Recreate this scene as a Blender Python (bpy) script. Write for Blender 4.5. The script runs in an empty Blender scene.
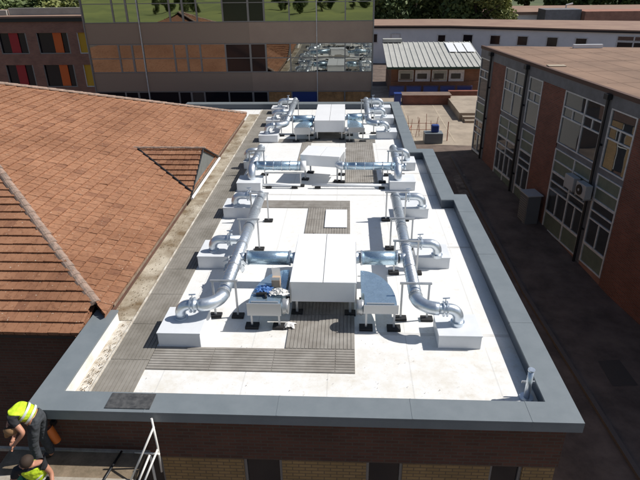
import bpy, bmesh, math, random
from mathutils import Vector, Matrix
R = math.radians
rnd = random.Random(7)
S = bpy.context.scene
COL = S.collection

# ---------------------------------------------------------------- camera
yaw, pitch, roll = -0.0529294, 0.4568635, -0.0137965
cy, sy, cp, sp = math.cos(yaw), math.sin(yaw), math.cos(pitch), math.sin(pitch)
fw = Vector((sy*cp, cy*cp, -sp)); rt = Vector((cy, -sy, 0)); up = rt.cross(fw)
cr, sr = math.cos(roll), math.sin(roll)
r2 = cr*rt + sr*up; u2 = -sr*rt + cr*up
cam_d = bpy.data.cameras.new('camera'); cam = bpy.data.objects.new('camera', cam_d); COL.objects.link(cam)
m = Matrix((r2, u2, -fw)).transposed().to_4x4(); m.translation = Vector((0, 0, 10.5))
cam.matrix_world = m
cam_d.sensor_width = 36; cam_d.lens = 551.48/640*36; cam_d.clip_end = 2000; cam_d.clip_start = .1
S.camera = cam

# ---------------------------------------------------------------- light
SUN_EL, SUN_AZ = 47.0, 11.0           # azimuth measured from +X towards +Y
w = bpy.data.worlds.new('World'); S.world = w; w.use_nodes = True
nt = w.node_tree; bg = nt.nodes['Background']
sky = nt.nodes.new('ShaderNodeTexSky'); sky.sky_type = 'NISHITA'; sky.sun_disc = False
sky.sun_elevation = R(SUN_EL); sky.sun_rotation = R(90 - SUN_AZ)
sky.air_density = 1.0; sky.dust_density = 1.2
nt.links.new(sky.outputs[0], bg.inputs[0]); bg.inputs[1].default_value = 0.07
sd = bpy.data.lights.new('sun', 'SUN'); sd.energy = 4.6; sd.angle = R(.5); sd.color = (1, .965, .91)
sun = bpy.data.objects.new('sun', sd); COL.objects.link(sun)
sv = Vector((math.cos(R(SUN_EL))*math.cos(R(SUN_AZ)), math.cos(R(SUN_EL))*math.sin(R(SUN_AZ)), math.sin(R(SUN_EL))))
sun.rotation_euler = sv.to_track_quat('Z', 'Y').to_euler(); sun.location = (60, 20, 60)
S.view_settings.view_transform = 'Standard'; S.view_settings.look = 'None'
S.view_settings.exposure = 0.15; S.view_settings.gamma = 1

# ---------------------------------------------------------------- materials
def mat(name, col, rough=.7, metal=0, noise=None, scale=3., bump=0., bscale=40., spec=None, detail=6):
    m = bpy.data.materials.new(name); m.use_nodes = True; n = m.node_tree; b = n.nodes['Principled BSDF']
    b.inputs['Base Color'].default_value = (*col, 1); b.inputs['Roughness'].default_value = rough
    b.inputs['Metallic'].default_value = metal
    if spec is not None: b.inputs['Specular IOR Level'].default_value = spec
    tc = n.nodes.new('ShaderNodeNewGeometry')
    if noise:
        t = n.nodes.new('ShaderNodeTexNoise'); t.inputs['Scale'].default_value = scale; t.inputs['Detail'].default_value = detail
        t.inputs['Roughness'].default_value = .65
        n.links.new(tc.outputs['Position'], t.inputs['Vector'])
        rp = n.nodes.new('ShaderNodeValToRGB'); rp.color_ramp.elements[0].position = .35; rp.color_ramp.elements[1].position = .65
        rp.color_ramp.elements[0].color = (*noise, 1); rp.color_ramp.elements[1].color = (*col, 1)
        n.links.new(t.outputs['Fac'], rp.inputs[0]); n.links.new(rp.outputs[0], b.inputs['Base Color'])
    if bump:
        t2 = n.nodes.new('ShaderNodeTexNoise'); t2.inputs['Scale'].default_value = bscale; t2.inputs['Detail'].default_value = 4
        n.links.new(tc.outputs['Position'], t2.inputs['Vector'])
        bp = n.nodes.new('ShaderNodeBump'); bp.inputs['Strength'].default_value = bump; bp.inputs['Distance'].default_value = .02
        n.links.new(t2.outputs['Fac'], bp.inputs['Height']); n.links.new(bp.outputs[0], b.inputs['Normal'])
    return m

def brick_mat(name, c1, c2, mortar, bw=.225, bh=.075, ms=.01, rough=.85):
    m = mat(name, c1, rough); n = m.node_tree; b = n.nodes['Principled BSDF']
    g = n.nodes.new('ShaderNodeNewGeometry'); s = n.nodes.new('ShaderNodeSeparateXYZ'); n.links.new(g.outputs['Position'], s.inputs[0])
    a = n.nodes.new('ShaderNodeMath'); a.operation = 'ADD'; n.links.new(s.outputs[0], a.inputs[0]); n.links.new(s.outputs[1], a.inputs[1])
    c = n.nodes.new('ShaderNodeCombineXYZ'); n.links.new(a.outputs[0], c.inputs[0]); n.links.new(s.outputs[2], c.inputs[1])
    t = n.nodes.new('ShaderNodeTexBrick'); t.inputs['Scale'].default_value = 1
    t.inputs['Brick Width'].default_value = bw; t.inputs['Row Height'].default_value = bh; t.inputs['Mortar Size'].default_value = ms
    t.inputs['Color1'].default_value = (*c1, 1); t.inputs['Color2'].default_value = (*c2, 1); t.inputs['Mortar'].default_value = (*mortar, 1)
    n.links.new(c.outputs[0], t.inputs['Vector'])
    ns = n.nodes.new('ShaderNodeTexNoise'); ns.inputs['Scale'].default_value = 1.3; n.links.new(g.outputs['Position'], ns.inputs['Vector'])
    mx = n.nodes.new('ShaderNodeMix'); mx.data_type = 'RGBA'; mx.blend_type = 'MULTIPLY'; mx.inputs[0].default_value = .6
    rp = n.nodes.new('ShaderNodeValToRGB'); rp.color_ramp.elements[0].color = (.6, .6, .6, 1); rp.color_ramp.elements[0].position = .3; rp.color_ramp.elements[1].position = .7
    n.links.new(ns.outputs['Fac'], rp.inputs[0])
    n.links.new(t.outputs['Color'], mx.inputs[6]); n.links.new(rp.outputs[0], mx.inputs[7]); n.links.new(mx.outputs[2], b.inputs['Base Color'])
    return m

def membrane_mat():
    m = mat('white_membrane', (.80, .79, .75), .55); n = m.node_tree; b = n.nodes['Principled BSDF']
    g = n.nodes.new('ShaderNodeNewGeometry')
    def noise(sc, p0, p1, c0, det=6):
        t = n.nodes.new('ShaderNodeTexNoise'); t.inputs['Scale'].default_value = sc; t.inputs['Detail'].default_value = det
        t.inputs['Roughness'].default_value = .7
        n.links.new(g.outputs['Position'], t.inputs['Vector'])
        rp = n.nodes.new('ShaderNodeValToRGB'); rp.color_ramp.elements[0].position = p0; rp.color_ramp.elements[1].position = p1
        rp.color_ramp.elements[0].color = (*c0, 1); rp.color_ramp.elements[1].color = (1, 1, 1, 1)
        n.links.new(t.outputs['Fac'], rp.inputs[0]); return rp.outputs[0]
    def mul(a, c, f=1.):
        mx = n.nodes.new('ShaderNodeMix'); mx.data_type = 'RGBA'; mx.blend_type = 'MULTIPLY'; mx.inputs[0].default_value = f
        n.links.new(a, mx.inputs[6]); n.links.new(c, mx.inputs[7]); return mx.outputs[2], mx
    a = noise(.7, .3, .62, (.95, .94, .91)); c = noise(5., .28, .45, (.82, .77, .69)); d = noise(28., .28, .36, (.62, .52, .38), 3)
    o, _ = mul(a, c, .6); o, _ = mul(o, d, .6)
    # walked-on dirt towards the near and left side of the roof
    s = n.nodes.new('ShaderNodeSeparateXYZ'); n.links.new(g.outputs['Position'], s.inputs[0])
    mr = n.nodes.new('ShaderNodeMapRange'); mr.inputs[1].default_value = 11.5; mr.inputs[2].default_value = 8.; mr.inputs[3].default_value = .1; mr.inputs[4].default_value = .75
    n.links.new(s.outputs[1], mr.inputs[0])
    e = noise(2.3, .36, .60, (.84, .79, .71)); o2, mx2 = mul(o, e); n.links.new(mr.outputs[0], mx2.inputs[0])
    # welded sheet laps every 1.5 m
    wv = n.nodes.new('ShaderNodeMath'); wv.operation = 'PINGPONG'; wv.inputs[1].default_value = .775
    ad = n.nodes.new('ShaderNodeMath'); ad.operation = 'ADD'; ad.inputs[1].default_value = 20.47; n.links.new(s.outputs[0], ad.inputs[0])
    n.links.new(ad.outputs[0], wv.inputs[0])
    lt = n.nodes.new('ShaderNodeMath'); lt.operation = 'LESS_THAN'; lt.inputs[1].default_value = .012; n.links.new(wv.outputs[0], lt.inputs[0])
    sc = n.nodes.new('ShaderNodeMath'); sc.operation = 'MULTIPLY'; sc.inputs[1].default_value = .35; n.links.new(lt.outputs[0], sc.inputs[0])
    base = n.nodes.new('ShaderNodeMix'); base.data_type = 'RGBA'; base.blend_type = 'MULTIPLY'; base.inputs[0].default_value = 1
    base.inputs[7].default_value = (.80, .80, .79, 1); n.links.new(o2, base.inputs[6])
    fin = n.nodes.new('ShaderNodeMix'); fin.data_type = 'RGBA'; fin.inputs[7].default_value = (.45, .44, .42, 1)
    n.links.new(sc.outputs[0], fin.inputs[0]); n.links.new(base.outputs[2], fin.inputs[6]); n.links.new(fin.outputs[2], b.inputs['Base Color'])
    return m

def galv_mat(name, col=(.66, .69, .72), rough=.3, metal=.9, band=0.):
    m = mat(name, col, rough, metal, noise=tuple(c*.9 for c in col), scale=6, detail=2); n = m.node_tree; b = n.nodes['Principled BSDF']
    g = n.nodes.new('ShaderNodeNewGeometry')
    t = n.nodes.new('ShaderNodeTexVoronoi'); t.inputs['Scale'].default_value = 30; n.links.new(g.outputs['Position'], t.inputs['Vector'])
    mr = n.nodes.new('ShaderNodeMapRange'); mr.inputs[3].default_value = rough-.03; mr.inputs[4].default_value = rough+.08
    n.links.new(t.outputs['Color'], mr.inputs[0]); n.links.new(mr.outputs[0], b.inputs['Roughness'])
    nz = n.nodes.new('ShaderNodeTexNoise'); nz.inputs['Scale'].default_value = 5; n.links.new(g.outputs['Position'], nz.inputs['Vector'])
    bp = n.nodes.new('ShaderNodeBump'); bp.inputs['Strength'].default_value = .12; bp.inputs['Distance'].default_value = .03
    n.links.new(nz.outputs['Fac'], bp.inputs['Height']); n.links.new(bp.outputs[0], b.inputs['Normal'])
    return m

def tile_mat():
    m = mat('clay_tile', (.33, .14, .08), .9); n = m.node_tree; b = n.nodes['Principled BSDF']
    at = n.nodes.new('ShaderNodeAttribute'); at.attribute_name = 'rnd'
    rp = n.nodes.new('ShaderNodeValToRGB'); e = rp.color_ramp.elements
    e[0].position = 0; e[0].color = (.25, .115, .063, 1); e[1].position = 1; e[1].color = (.385, .195, .11, 1)
    k = e.new(.5); k.color = (.325, .157, .085, 1)
    n.links.new(at.outputs['Fac'], rp.inputs[0])
    g = n.nodes.new('ShaderNodeNewGeometry')
    t = n.nodes.new('ShaderNodeTexNoise'); t.inputs['Scale'].default_value = 9; t.inputs['Detail'].default_value = 8; t.inputs['Roughness'].default_value = .75
    n.links.new(g.outputs['Position'], t.inputs['Vector'])
    r2_ = n.nodes.new('ShaderNodeValToRGB'); r2_.color_ramp.elements[0].position = .36; r2_.color_ramp.elements[0].color = (.55, .48, .42, 1); r2_.color_ramp.elements[1].position = .5
    n.links.new(t.outputs['Fac'], r2_.inputs[0])
    mx = n.nodes.new('ShaderNodeMix'); mx.data_type = 'RGBA'; mx.blend_type = 'MULTIPLY'; mx.inputs[0].default_value = .8
    n.links.new(rp.outputs[0], mx.inputs[6]); n.links.new(r2_.outputs[0], mx.inputs[7])
    t3 = n.nodes.new('ShaderNodeTexNoise'); t3.inputs['Scale'].default_value = .45; n.links.new(g.outputs['Position'], t3.inputs['Vector'])
    r3 = n.nodes.new('ShaderNodeValToRGB'); r3.color_ramp.elements[0].position = .35; r3.color_ramp.elements[0].color = (.78, .74, .7, 1); r3.color_ramp.elements[1].position = .6
    n.links.new(t3.outputs['Fac'], r3.inputs[0])
    mx2 = n.nodes.new('ShaderNodeMix'); mx2.data_type = 'RGBA'; mx2.blend_type = 'MULTIPLY'; mx2.inputs[0].default_value = 1
    n.links.new(mx.outputs[2], mx2.inputs[6]); n.links.new(r3.outputs[0], mx2.inputs[7]); 
    t4 = n.nodes.new('ShaderNodeTexNoise'); t4.inputs['Scale'].default_value = 22; t4.inputs['Detail'].default_value = 2; n.links.new(g.outputs['Position'], t4.inputs['Vector'])
    r4 = n.nodes.new('ShaderNodeValToRGB'); r4.color_ramp.elements[0].position = .70; r4.color_ramp.elements[0].color = (0, 0, 0, 1); r4.color_ramp.elements[1].position = .74
    n.links.new(t4.outputs['Fac'], r4.inputs[0])
    mx3 = n.nodes.new('ShaderNodeMix'); mx3.data_type = 'RGBA'; mx3.inputs[7].default_value = (.50, .44, .34, 1)
    n.links.new(r4.outputs[0], mx3.inputs[0]); n.links.new(mx2.outputs[2], mx3.inputs[6]); n.links.new(mx3.outputs[2], b.inputs['Base Color'])
    return m

def leaf_mat(name, c0, c1):
    m = mat(name, c0, .7); n = m.node_tree; b = n.nodes['Principled BSDF']
    at = n.nodes.new('ShaderNodeAttribute'); at.attribute_name = 'rnd'
    rp = n.nodes.new('ShaderNodeValToRGB'); rp.color_ramp.elements[0].color = (*c0, 1); rp.color_ramp.elements[1].color = (*c1, 1)
    n.links.new(at.outputs['Fac'], rp.inputs[0]); n.links.new(rp.outputs[0], b.inputs['Base Color'])
    return m

def add_warp(m, strength=.04, scale=1.1):
    n = m.node_tree; b = n.nodes['Principled BSDF']; g = n.nodes.new('ShaderNodeNewGeometry'); t = n.nodes.new('ShaderNodeTexNoise'); t.inputs['Scale'].default_value = scale; t.inputs['Detail'].default_value = 1
    n.links.new(g.outputs['Position'], t.inputs['Vector']); bp = n.nodes.new('ShaderNodeBump'); bp.inputs['Strength'].default_value = strength; bp.inputs['Distance'].default_value = .1
    n.links.new(t.outputs['Fac'], bp.inputs['Height']); n.links.new(bp.outputs[0], b.inputs['Normal'])
M = dict(
    membrane=membrane_mat(),
    coping=mat('grey_blue_coping', (.165, .19, .205), .45, 0, noise=(.19, .215, .23), scale=2.4, bump=.05, bscale=3),
    mat_dark=mat('black_rubber', (.035, .037, .04), .8, noise=(.09, .09, .09), scale=11),
    walk=mat('grey_walkway', (.32, .30, .27), .85, noise=(.22, .20, .175), scale=2.2),
    walk2=mat('weathered_walkway', (.27, .25, .22), .85, noise=(.17, .155, .13), scale=1.4), flash_shade=mat('flashing_painted_shade', (.045, .062, .085), .45),  # navy tone has the inner parapet's shade put into its colour
    white=mat('white_paint', (.84, .85, .86), .35, noise=(.80, .81, .82), scale=1.5),
    plinth=mat('white_plinth', (.72, .74, .76), .45, noise=(.66, .68, .70), scale=2.),
    galv=galv_mat('galvanised_steel', (.72, .78, .84), .34, .85), galv2=galv_mat('galvanised_sheet', (.52, .68, .80), .27, .8),
    strut=mat('zinc_strut', (.50, .51, .52), .4, .6), black=mat('black_pad', (.015, .015, .016), .7),
    dirt=mat('mossy_gutter', (.50, .45, .36), .9, noise=(.15, .10, .05), scale=1.1, bump=.4, bscale=25),
    dirtw=mat('dirty_membrane', (.70, .67, .61), .8, noise=(.40, .34, .26), scale=4., bump=.3, bscale=30),
    tile=tile_mat(), ridge=mat('ridge_tile', (.38, .26, .20), .9, noise=(.20, .15, .12), scale=8, bump=.5),
    mortar=mat('ridge_mortar', (.30, .26, .22), .95),
    redbrick=brick_mat('dark_red_brick', (.14, .058, .038), (.10, .043, .029), (.11, .08, .06)),
    yelbrick=brick_mat('yellow_brick', (.42, .26, .11), (.34, .21, .085), (.20, .13, .07)),
    clbrick=brick_mat('classroom_red_brick', (.27, .085, .052), (.19, .062, .04), (.20, .14, .11)),
    brownbrick=brick_mat('brown_brick', (.40, .18, .12), (.32, .14, .10), (.28, .2, .16)),
    spand=mat('brown_spandrel', (.40, .29, .215), .6, noise=(.35, .25, .19), scale=.8),
    spand2=mat('dark_brown_spandrel', (.32, .235, .175), .6),
    mirror=mat('reflective_glass', (.33, .335, .31), .015, 1.0),
    dglass=mat('dark_glass', (.17, .18, .185), .02, .75), black_glass=mat('unlit_glass', (.012, .013, .018), .12),
    alu=mat('aluminium_frame', (.27, .26, .25), .5, .3), wframe=mat('white_window_frame', (.72, .71, .69), .5, noise=(.55, .54, .52), scale=6),
    green=mat('green_panel', (.17, .20, .15), .5, noise=(.13, .155, .12), scale=3), greyf=mat('grey_fascia', (.19, .19, .20), .7, noise=(.14, .14, .145), scale=2.),
    felt=mat('brown_felt', (.27, .172, .118), .95, noise=(.185, .118, .082), scale=.45), felt2=mat('pale_brown_felt', (.30, .20, .145), .95, noise=(.24, .15, .115), scale=.4),
    pipe=mat('black_plastic', (.015, .016, .018), .45), tarmac=mat('tarmac', (.17, .125, .10), .95, noise=(.085, .063, .052), scale=.9, bump=.3, bscale=60),
    paving=mat('beige_paving', (.38, .315, .245), .9, noise=(.26, .215, .165), scale=.8), stone=mat('pale_stone', (.45, .38, .29), .9, noise=(.36, .30, .22), scale=1.5),
    kerb=mat('kerb_stone', (.11, .09, .08), .9), grass=mat('grass', (.30, .34, .10), .95, noise=(.17, .21, .07), scale=.03),
    orange=mat('orange_panel', (.75, .14, .02), .6), red=mat('red_panel', (.40, .02, .025), .6), yellow=mat('yellow_panel', (.62, .36, .02), .6),
    blue=mat('blue_paint', (.02, .05, .22), .5), ochre=mat('ochre_pane', (.55, .30, .12), .8, noise=(.28, .15, .06), scale=3),
    bluewall=mat('pale_blue_render', (.82, .83, .84), .8, noise=(.72, .73, .74), scale=.5), metalroof=mat('ribbed_metal_roof', (.46, .455, .42), .6, 0, noise=(.39, .39, .36), scale=.8),
    dgreen=mat('dark_green_trim', (.02, .06, .04), .5), brick3=brick_mat('orange_brick', (.30, .13, .07), (.24, .10, .05), (.2, .15, .1)),
    wood=mat('dry_plywood', (.25, .19, .13), .9, noise=(.15, .115, .075), scale=5., bump=.2), plank=mat('pale_plank', (.42, .38, .32), .9, noise=(.30, .26, .21), scale=7),
    pole=mat('white_pole', (.72, .70, .66), .45), pot=mat('orange_plastic', (.70, .17, .03), .45),
    skin=mat('skin', (.46, .22, .14), .55), trouser=mat('dark_trousers', (.055, .06, .07), .85, noise=(.035, .04, .045), scale=20), shirt=mat('black_cloth', (.015, .015, .018), .85),
    hivis=mat('hi_vis_yellow', (.62, .80, .03), .7, noise=(.50, .68, .02), scale=14), refl=mat('reflective_tape', (.62, .64, .60), .35), cap=mat('brown_cap', (.30, .17, .08), .9),
    hair=mat('dark_hair', (.035, .02, .012), .8), boot=mat('boot', (.03, .02, .015), .7), greenbag=mat('green_bag', (.03, .20, .12), .7), bluebag=mat('blue_cloth', (.05, .14, .36), .6),
    clear=mat('plastic_wrap', (.55, .58, .60), .25), card=mat('cardboard', (.48, .36, .26), .9), wtowel=mat('white_sheet', (.8, .78, .74), .8),
    bark=mat('bark', (.06, .045, .03), .95), rust=mat('rust_red', (.22, .06, .03), .8), acwhite=mat('pale_casing', (.42, .42, .41), .5),
    leafA=leaf_mat('leaf_mid', (.055, .085, .022), (.14, .18, .055)), leafB=leaf_mat('leaf_dark', (.045, .065, .02), (.12, .15, .045)), leafC=leaf_mat('leaf_light', (.12, .15, .035), (.28, .29, .09)),
)

add_warp(M['mirror'], .035, .9); add_warp(M['dglass'], .03, 1.2)
for k_ in ('trouser', 'shirt', 'hivis'): add_warp(M[k_], .35, 11)
# ---------------------------------------------------------------- mesh helpers
class MB:
    def __init__(s): s.v = []; s.f = []; s.mi = []
    def add(s, vs, fs, mi=0):
        o = len(s.v); s.v += [tuple(x) for x in vs]; s.f += [tuple(i+o for i in f) for f in fs]; s.mi += [mi]*len(fs)
    def box(s, x0, x1, y0, y1, z0, z1, T=None, mi=0):
        vs = [Vector((x, y, z)) for z in (z0, z1) for y in (y0, y1) for x in (x0, x1)]
        if T: vs = [T(v) for v in vs]
        s.add(vs, [(0, 2, 3, 1), (4, 5, 7, 6), (0, 1, 5, 4), (2, 6, 7, 3), (0, 4, 6, 2), (1, 3, 7, 5)], mi); return s
    def prism(s, pts, z0, z1, mi=0, T=None):
        n = len(pts); vs = [Vector((*p, z0)) for p in pts] + [Vector((*p, z1)) for p in pts]
        if T: vs = [T(v) for v in vs]
        s.add(vs, [tuple(range(n-1, -1, -1)), tuple(range(n, 2*n))] + [(i, (i+1) % n, n+(i+1) % n, n+i) for i in range(n)], mi); return s
    def tube(s, path, r, seg=16, cap=True, mi=0):
        P = [Vector(p) for p in path]; rs = r if isinstance(r, (list, tuple)) else [r]*len(P)
        t0 = (P[1]-P[0]).normalized(); ref = Vector((0, 0, 1)) if abs(t0.z) < .9 else Vector((1, 0, 0))
        nn_ = t0.cross(ref).normalized(); o = len(s.v); L = len(P)
        for i, p in enumerate(P):
            t = (P[min(i+1, L-1)]-P[max(i-1, 0)]).normalized()
            nn_ = (nn_ - t*nn_.dot(t)).normalized(); b = t.cross(nn_)
            for k in range(seg):
                a = 2*math.pi*k/seg; s.v.append(tuple(p + rs[i]*(math.cos(a)*nn_ + math.sin(a)*b)))
        for i in range(L-1):
            for k in range(seg):
                a, b = o+i*seg+k, o+i*seg+(k+1) % seg; s.f.append((a, b, b+seg, a+seg)); s.mi.append(mi)
        if cap:
            s.f.append(tuple(range(o+seg-1, o-1, -1))); s.f.append(tuple(range(o+(L-1)*seg, o+L*seg))); s.mi += [mi, mi]
        return s
    def build(s, name, m, parent=None, smooth=False, bevel=0., base=None):
        me = bpy.data.meshes.new(name); me.from_pydata(s.v, [], s.f); me.update()
        for x in (m if isinstance(m, (list, tuple)) else [m]): me.materials.append(x)
        for i, p in enumerate(me.polygons): p.material_index = s.mi[i]
        bm = bmesh.new(); bm.from_mesh(me); bmesh.ops.recalc_face_normals(bm, faces=bm.faces); bm.to_mesh(me); bm.free()
        o = bpy.data.objects.new(name, me); COL.objects.link(o)
        if smooth:
            for p in me.polygons: p.use_smooth = len(p.vertices) <= 4
        if parent is not None:
            o.parent = parent; par = parent
            off = Vector((0, 0, 0))
            while par is not None: off += Vector(par.location); par = par.parent
            if not parent.get('_local'): o.location = -off
        if bevel:
            b = o.modifiers.new('bevel', 'BEVEL'); b.width = bevel; b.segments = 2; b.limit_method = 'ANGLE'
        return o
def tag(o, label=None, cat=None, group=None, kind=None):
    if label: o['label'] = label
    if cat: o['category'] = cat
    if group: o['group'] = group
    if kind: o['kind'] = kind
    return o
def thing(name, label, cat, loc=(0, 0, 0), group=None, local=False):
    o = bpy.data.objects.new(name, None); COL.objects.link(o); o.location = loc; o.empty_display_size = .1
    tag(o, label, cat, group)
    if local: o['_local'] = 1
    return o
def copy_tree(o, parent=None):
    c = o.copy(); COL.objects.link(c)
    if parent is not None: c.parent = parent
    for ch in list(o.children): copy_tree(ch, c)
    return c
def arc(c, r, a0, a1, e1, e2, n=8):
    c = Vector(c); e1 = Vector(e1); e2 = Vector(e2)
    return [c + r*(math.cos(a0+(a1-a0)*i/n)*e1 + math.sin(a0+(a1-a0)*i/n)*e2) for i in range(n+1)]

RZ = 3.70      # roof membrane level
CZ = 4.00      # coping top

# ================================================================ SETTING
def sheet(name, pts, z, m, th=None, zf=None):
    b = MB(); b.add([(x, y, zf(y) if zf else z) for x, y in pts], [tuple(range(len(pts)))])
    return tag(b.build(name, m), kind='structure')
def gz(y): return -1.1 if y < 19 else (0 if y > 33 else -1.1 + 1.1*(y-19)/14)
b = MB(); ys = [-700, -50, 0, 19, 33, 80, 200, 900]
for i in range(len(ys)-1):
    b.add([(-700, ys[i], gz(ys[i])), (700, ys[i], gz(ys[i])), (700, ys[i+1], gz(ys[i+1])), (-700, ys[i+1], gz(ys[i+1]))], [(0, 1, 2, 3)])
tag(b.build('ground', M['tarmac']), kind='structure')
sheet('grass_field', [(-300, -600), (300, -600), (300, -62), (-300, -62)], -1.094, M['grass'])
sheet('far_grass', [(-400, 96), (400, 96), (400, 700), (-400, 700)], .006, mat('rough_grass', (.09, .11, .04), .95, noise=(.05, .07, .025), scale=.1))
b = MB()
sheet('plaza_paving', [(1.5, 36.2), (13.5, 34.9), (13.5, 56), (1.5, 56)], .006, M['paving'])
# joints in the paving are sunken strips of darker mortar
b = MB()
for y in (39.3, 43.0, 46.4, 49.8): b.add([(1.5, y-.04, .010), (13.5, y-.04, .010), (13.5, y+.04, .010), (1.5, y+.04, .010)], [(0, 1, 2, 3)])
for x in (4.6, 7.2, 9.8, 12.2): b.add([(x-.04, 36.3, .014), (x+.04, 36.3, .014), (x+.04, 56, .014), (x-.04, 56, .014)], [(0, 1, 2, 3)])
tag(b.build('paving_joint', M['stone']), kind='structure')
b = MB()
ky = [3, 12, 19, 24, 29, 33]
for i in range(len(ky)-1):
    y0, y1 = ky[i], ky[i+1]
    def kx(y): return 7.35 - (y-12)*.045
    vs = [(kx(y)+dx, y, gz(y)+dz) for y in (y0, y1) for dx, dz in ((-.07, -.1), (.07, -.1), (.07, .1), (-.07, .1))]
    b.add(vs, [(0, 1, 2, 3), (7, 6, 5, 4), (0, 4, 5, 1), (1, 5, 6, 2), (2, 6, 7, 3), (3, 7, 4, 0)])
tag(b.build('kerb', M['kerb']), kind='structure')

for i_, (x, y, w_, l_) in enumerate(((6.2, 21.2, .5, 2.4), (8.0, 17.6, 1.1, 1.7), (5.4, 15.2, .9, 2.2), (8.2, 13.6, .8, 1.3), (6.0, 27.5, .8, 3.0))):
    b = MB(); b.add([(x+dx*w_, y+dy*l_, gz(y+dy*l_)+.006+i_*.0) for dx, dy in ((0, 0), (1, .05), (.95, 1), (.05, .93))], [(0, 1, 2, 3)])
    if not (y < 19 < y+l_): tag(b.build('tarmac_patch', mat('tarmac_patch', (.07, .058, .05) if i_ % 2 else (.24, .19, .15), .95, noise=(.075, .06, .05), scale=2.5)), kind='structure')
# ================================================================ FLAT ROOFED BUILDING (the near one)
XL, XR = -5.33, 3.80
OUT = [(XL, 6.73), (XR, 6.73), (XR, 16.60), (3.42, 16.60), (3.42, 21.55), (2.78, 21.55), (2.78, 30.25), (-8.8, 30.25)]
bld = thing('flat_roofed_building', 'low brick building whose white flat roof carries all the ductwork', 'building', (-.8, 6.9, -1.1))
b = MB()
wall = [(XL+.14, 6.95), (XR-.14, 6.95), (XR-.14, 16.46), (3.28, 16.46), (3.28, 21.4), (2.64, 21.4), (2.64, 30.1), (-8.7, 30.1), (-8.7, 27.3), (XL+.14, 27.3)]
b.prism(wall, 2.76, 3.62)
b.build('upper_wall', M['redbrick'], bld)
b = MB(); ins = [(XL+.30, 7.12), (XR-.3, 7.12), (XR-.3, 16.3), (3.1, 16.3), (3.1, 21.2), (2.45, 21.2), (2.45, 29.9), (-8.5, 29.9), (-8.5, 27.4), (XL+.3, 27.4)]
b.prism(ins, -1.2, 2.755); b.build('lower_wall', M['redbrick'], bld)
b = MB()   # membrane deck
b.prism([(-5.34, 7.1), (XR-.35, 7.1), (XR-.35, 16.2), (3.05, 16.2), (3.05, 21.1), (2.4, 21.1), (2.4, 29.86), (-8.6, 29.86), (-8.6, 27.2), (-5.34, 27.2)], 3.625, RZ)
b.build('roof_membrane', M['membrane'], bld)
lapm = mat('membrane_lap', (.66, .65, .63), .6, noise=(.55, .53, .50), scale=3.)
for k_, (y_, xa_, xb_) in enumerate(((9.4, .25, 3.4), (12.9, -3.7, 1.6), (13.4, 1.6, 3.4), (17.2, -3.7, 3.0), (19.4, 1.2, 3.0), (22.4, 1.2, 2.9), (24.0, 1.3, 2.35), (27.2, -3.7, 2.3))):
    MB().box(xa_, xb_, y_, y_+.09, RZ+.0005, RZ+.0035).build('membrane_lap', lapm, bld)
# parapet upstand (membrane on the left, shade-toned navy elsewhere) + coping
def offset_band(pts, w0, w1):
    # pts: open polyline, inside on the left; returns polygons per segment (mitred)
    P = [Vector(p) for p in pts]; res = []
    def off(i, w):
        if i == 0: d = (P[1]-P[0]).normalized(); n = Vector((-d.y, d.x)); return P[0]+n*w
        if i == len(P)-1: d = (P[-1]-P[-2]).normalized(); n = Vector((-d.y, d.x)); return P[-1]+n*w
        d0 = (P[i]-P[i-1]).normalized(); d1 = (P[i+1]-P[i]).normalized(); n0 = Vector((-d0.y, d0.x)); n1 = Vector((-d1.y, d1.x))
        mm = (n0+n1).normalized(); return P[i] + mm*(w/mm.dot(n0))
    for i in range(len(P)-1): res.append([off(i, w0), off(i+1, w0), off(i+1, w1), off(i, w1)])
    return res
LINE = [(XL, 9.72)] + OUT
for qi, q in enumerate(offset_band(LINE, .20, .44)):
    MB().prism([tuple(v) for v in q], RZ-.02, CZ-.045).build('parapet', M['membrane'] if qi == 0 else M['flash_shade'], bld)
for q in offset_band(LINE, 0, .47):
    c = MB(); c.prism([tuple(v) for v in q], CZ-.04, CZ); 
    o = c.build('coping', M['coping'], bld)
c = MB()
for q in offset_band(LINE, 0, .035): c.prism([tuple(v) for v in q], CZ-.20, CZ-.042)
c.build('coping_drip', M['coping'], bld)
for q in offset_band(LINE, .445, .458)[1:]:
    c = MB(); c.prism([tuple(v) for v in q], RZ+.05, CZ-.042); c.build('shade_toned_flashing', M['flash_shade'], bld)  # inner faces darkened by colour to imitate their shade
c = MB()   # coping joint covers
for x in (-3.3, -1.1, 1.1, 3.0): c.box(x-.012, x+.012, 6.728, 7.2, CZ-.1, CZ+.004)
for y in (9.5, 12.5, 15.2): c.box(3.33, 3.802, y-.012, y+.012, CZ-.1, CZ+.004)
for y in (18.6, 20.6): c.box(2.95, 3.422, y-.012, y+.012, CZ-.1, CZ+.004)
for y in (24, 27): c.box(2.31, 2.782, y-.012, y+.012, CZ-.1, CZ+.004)
c.build('coping_joint', M['coping'], bld)
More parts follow.
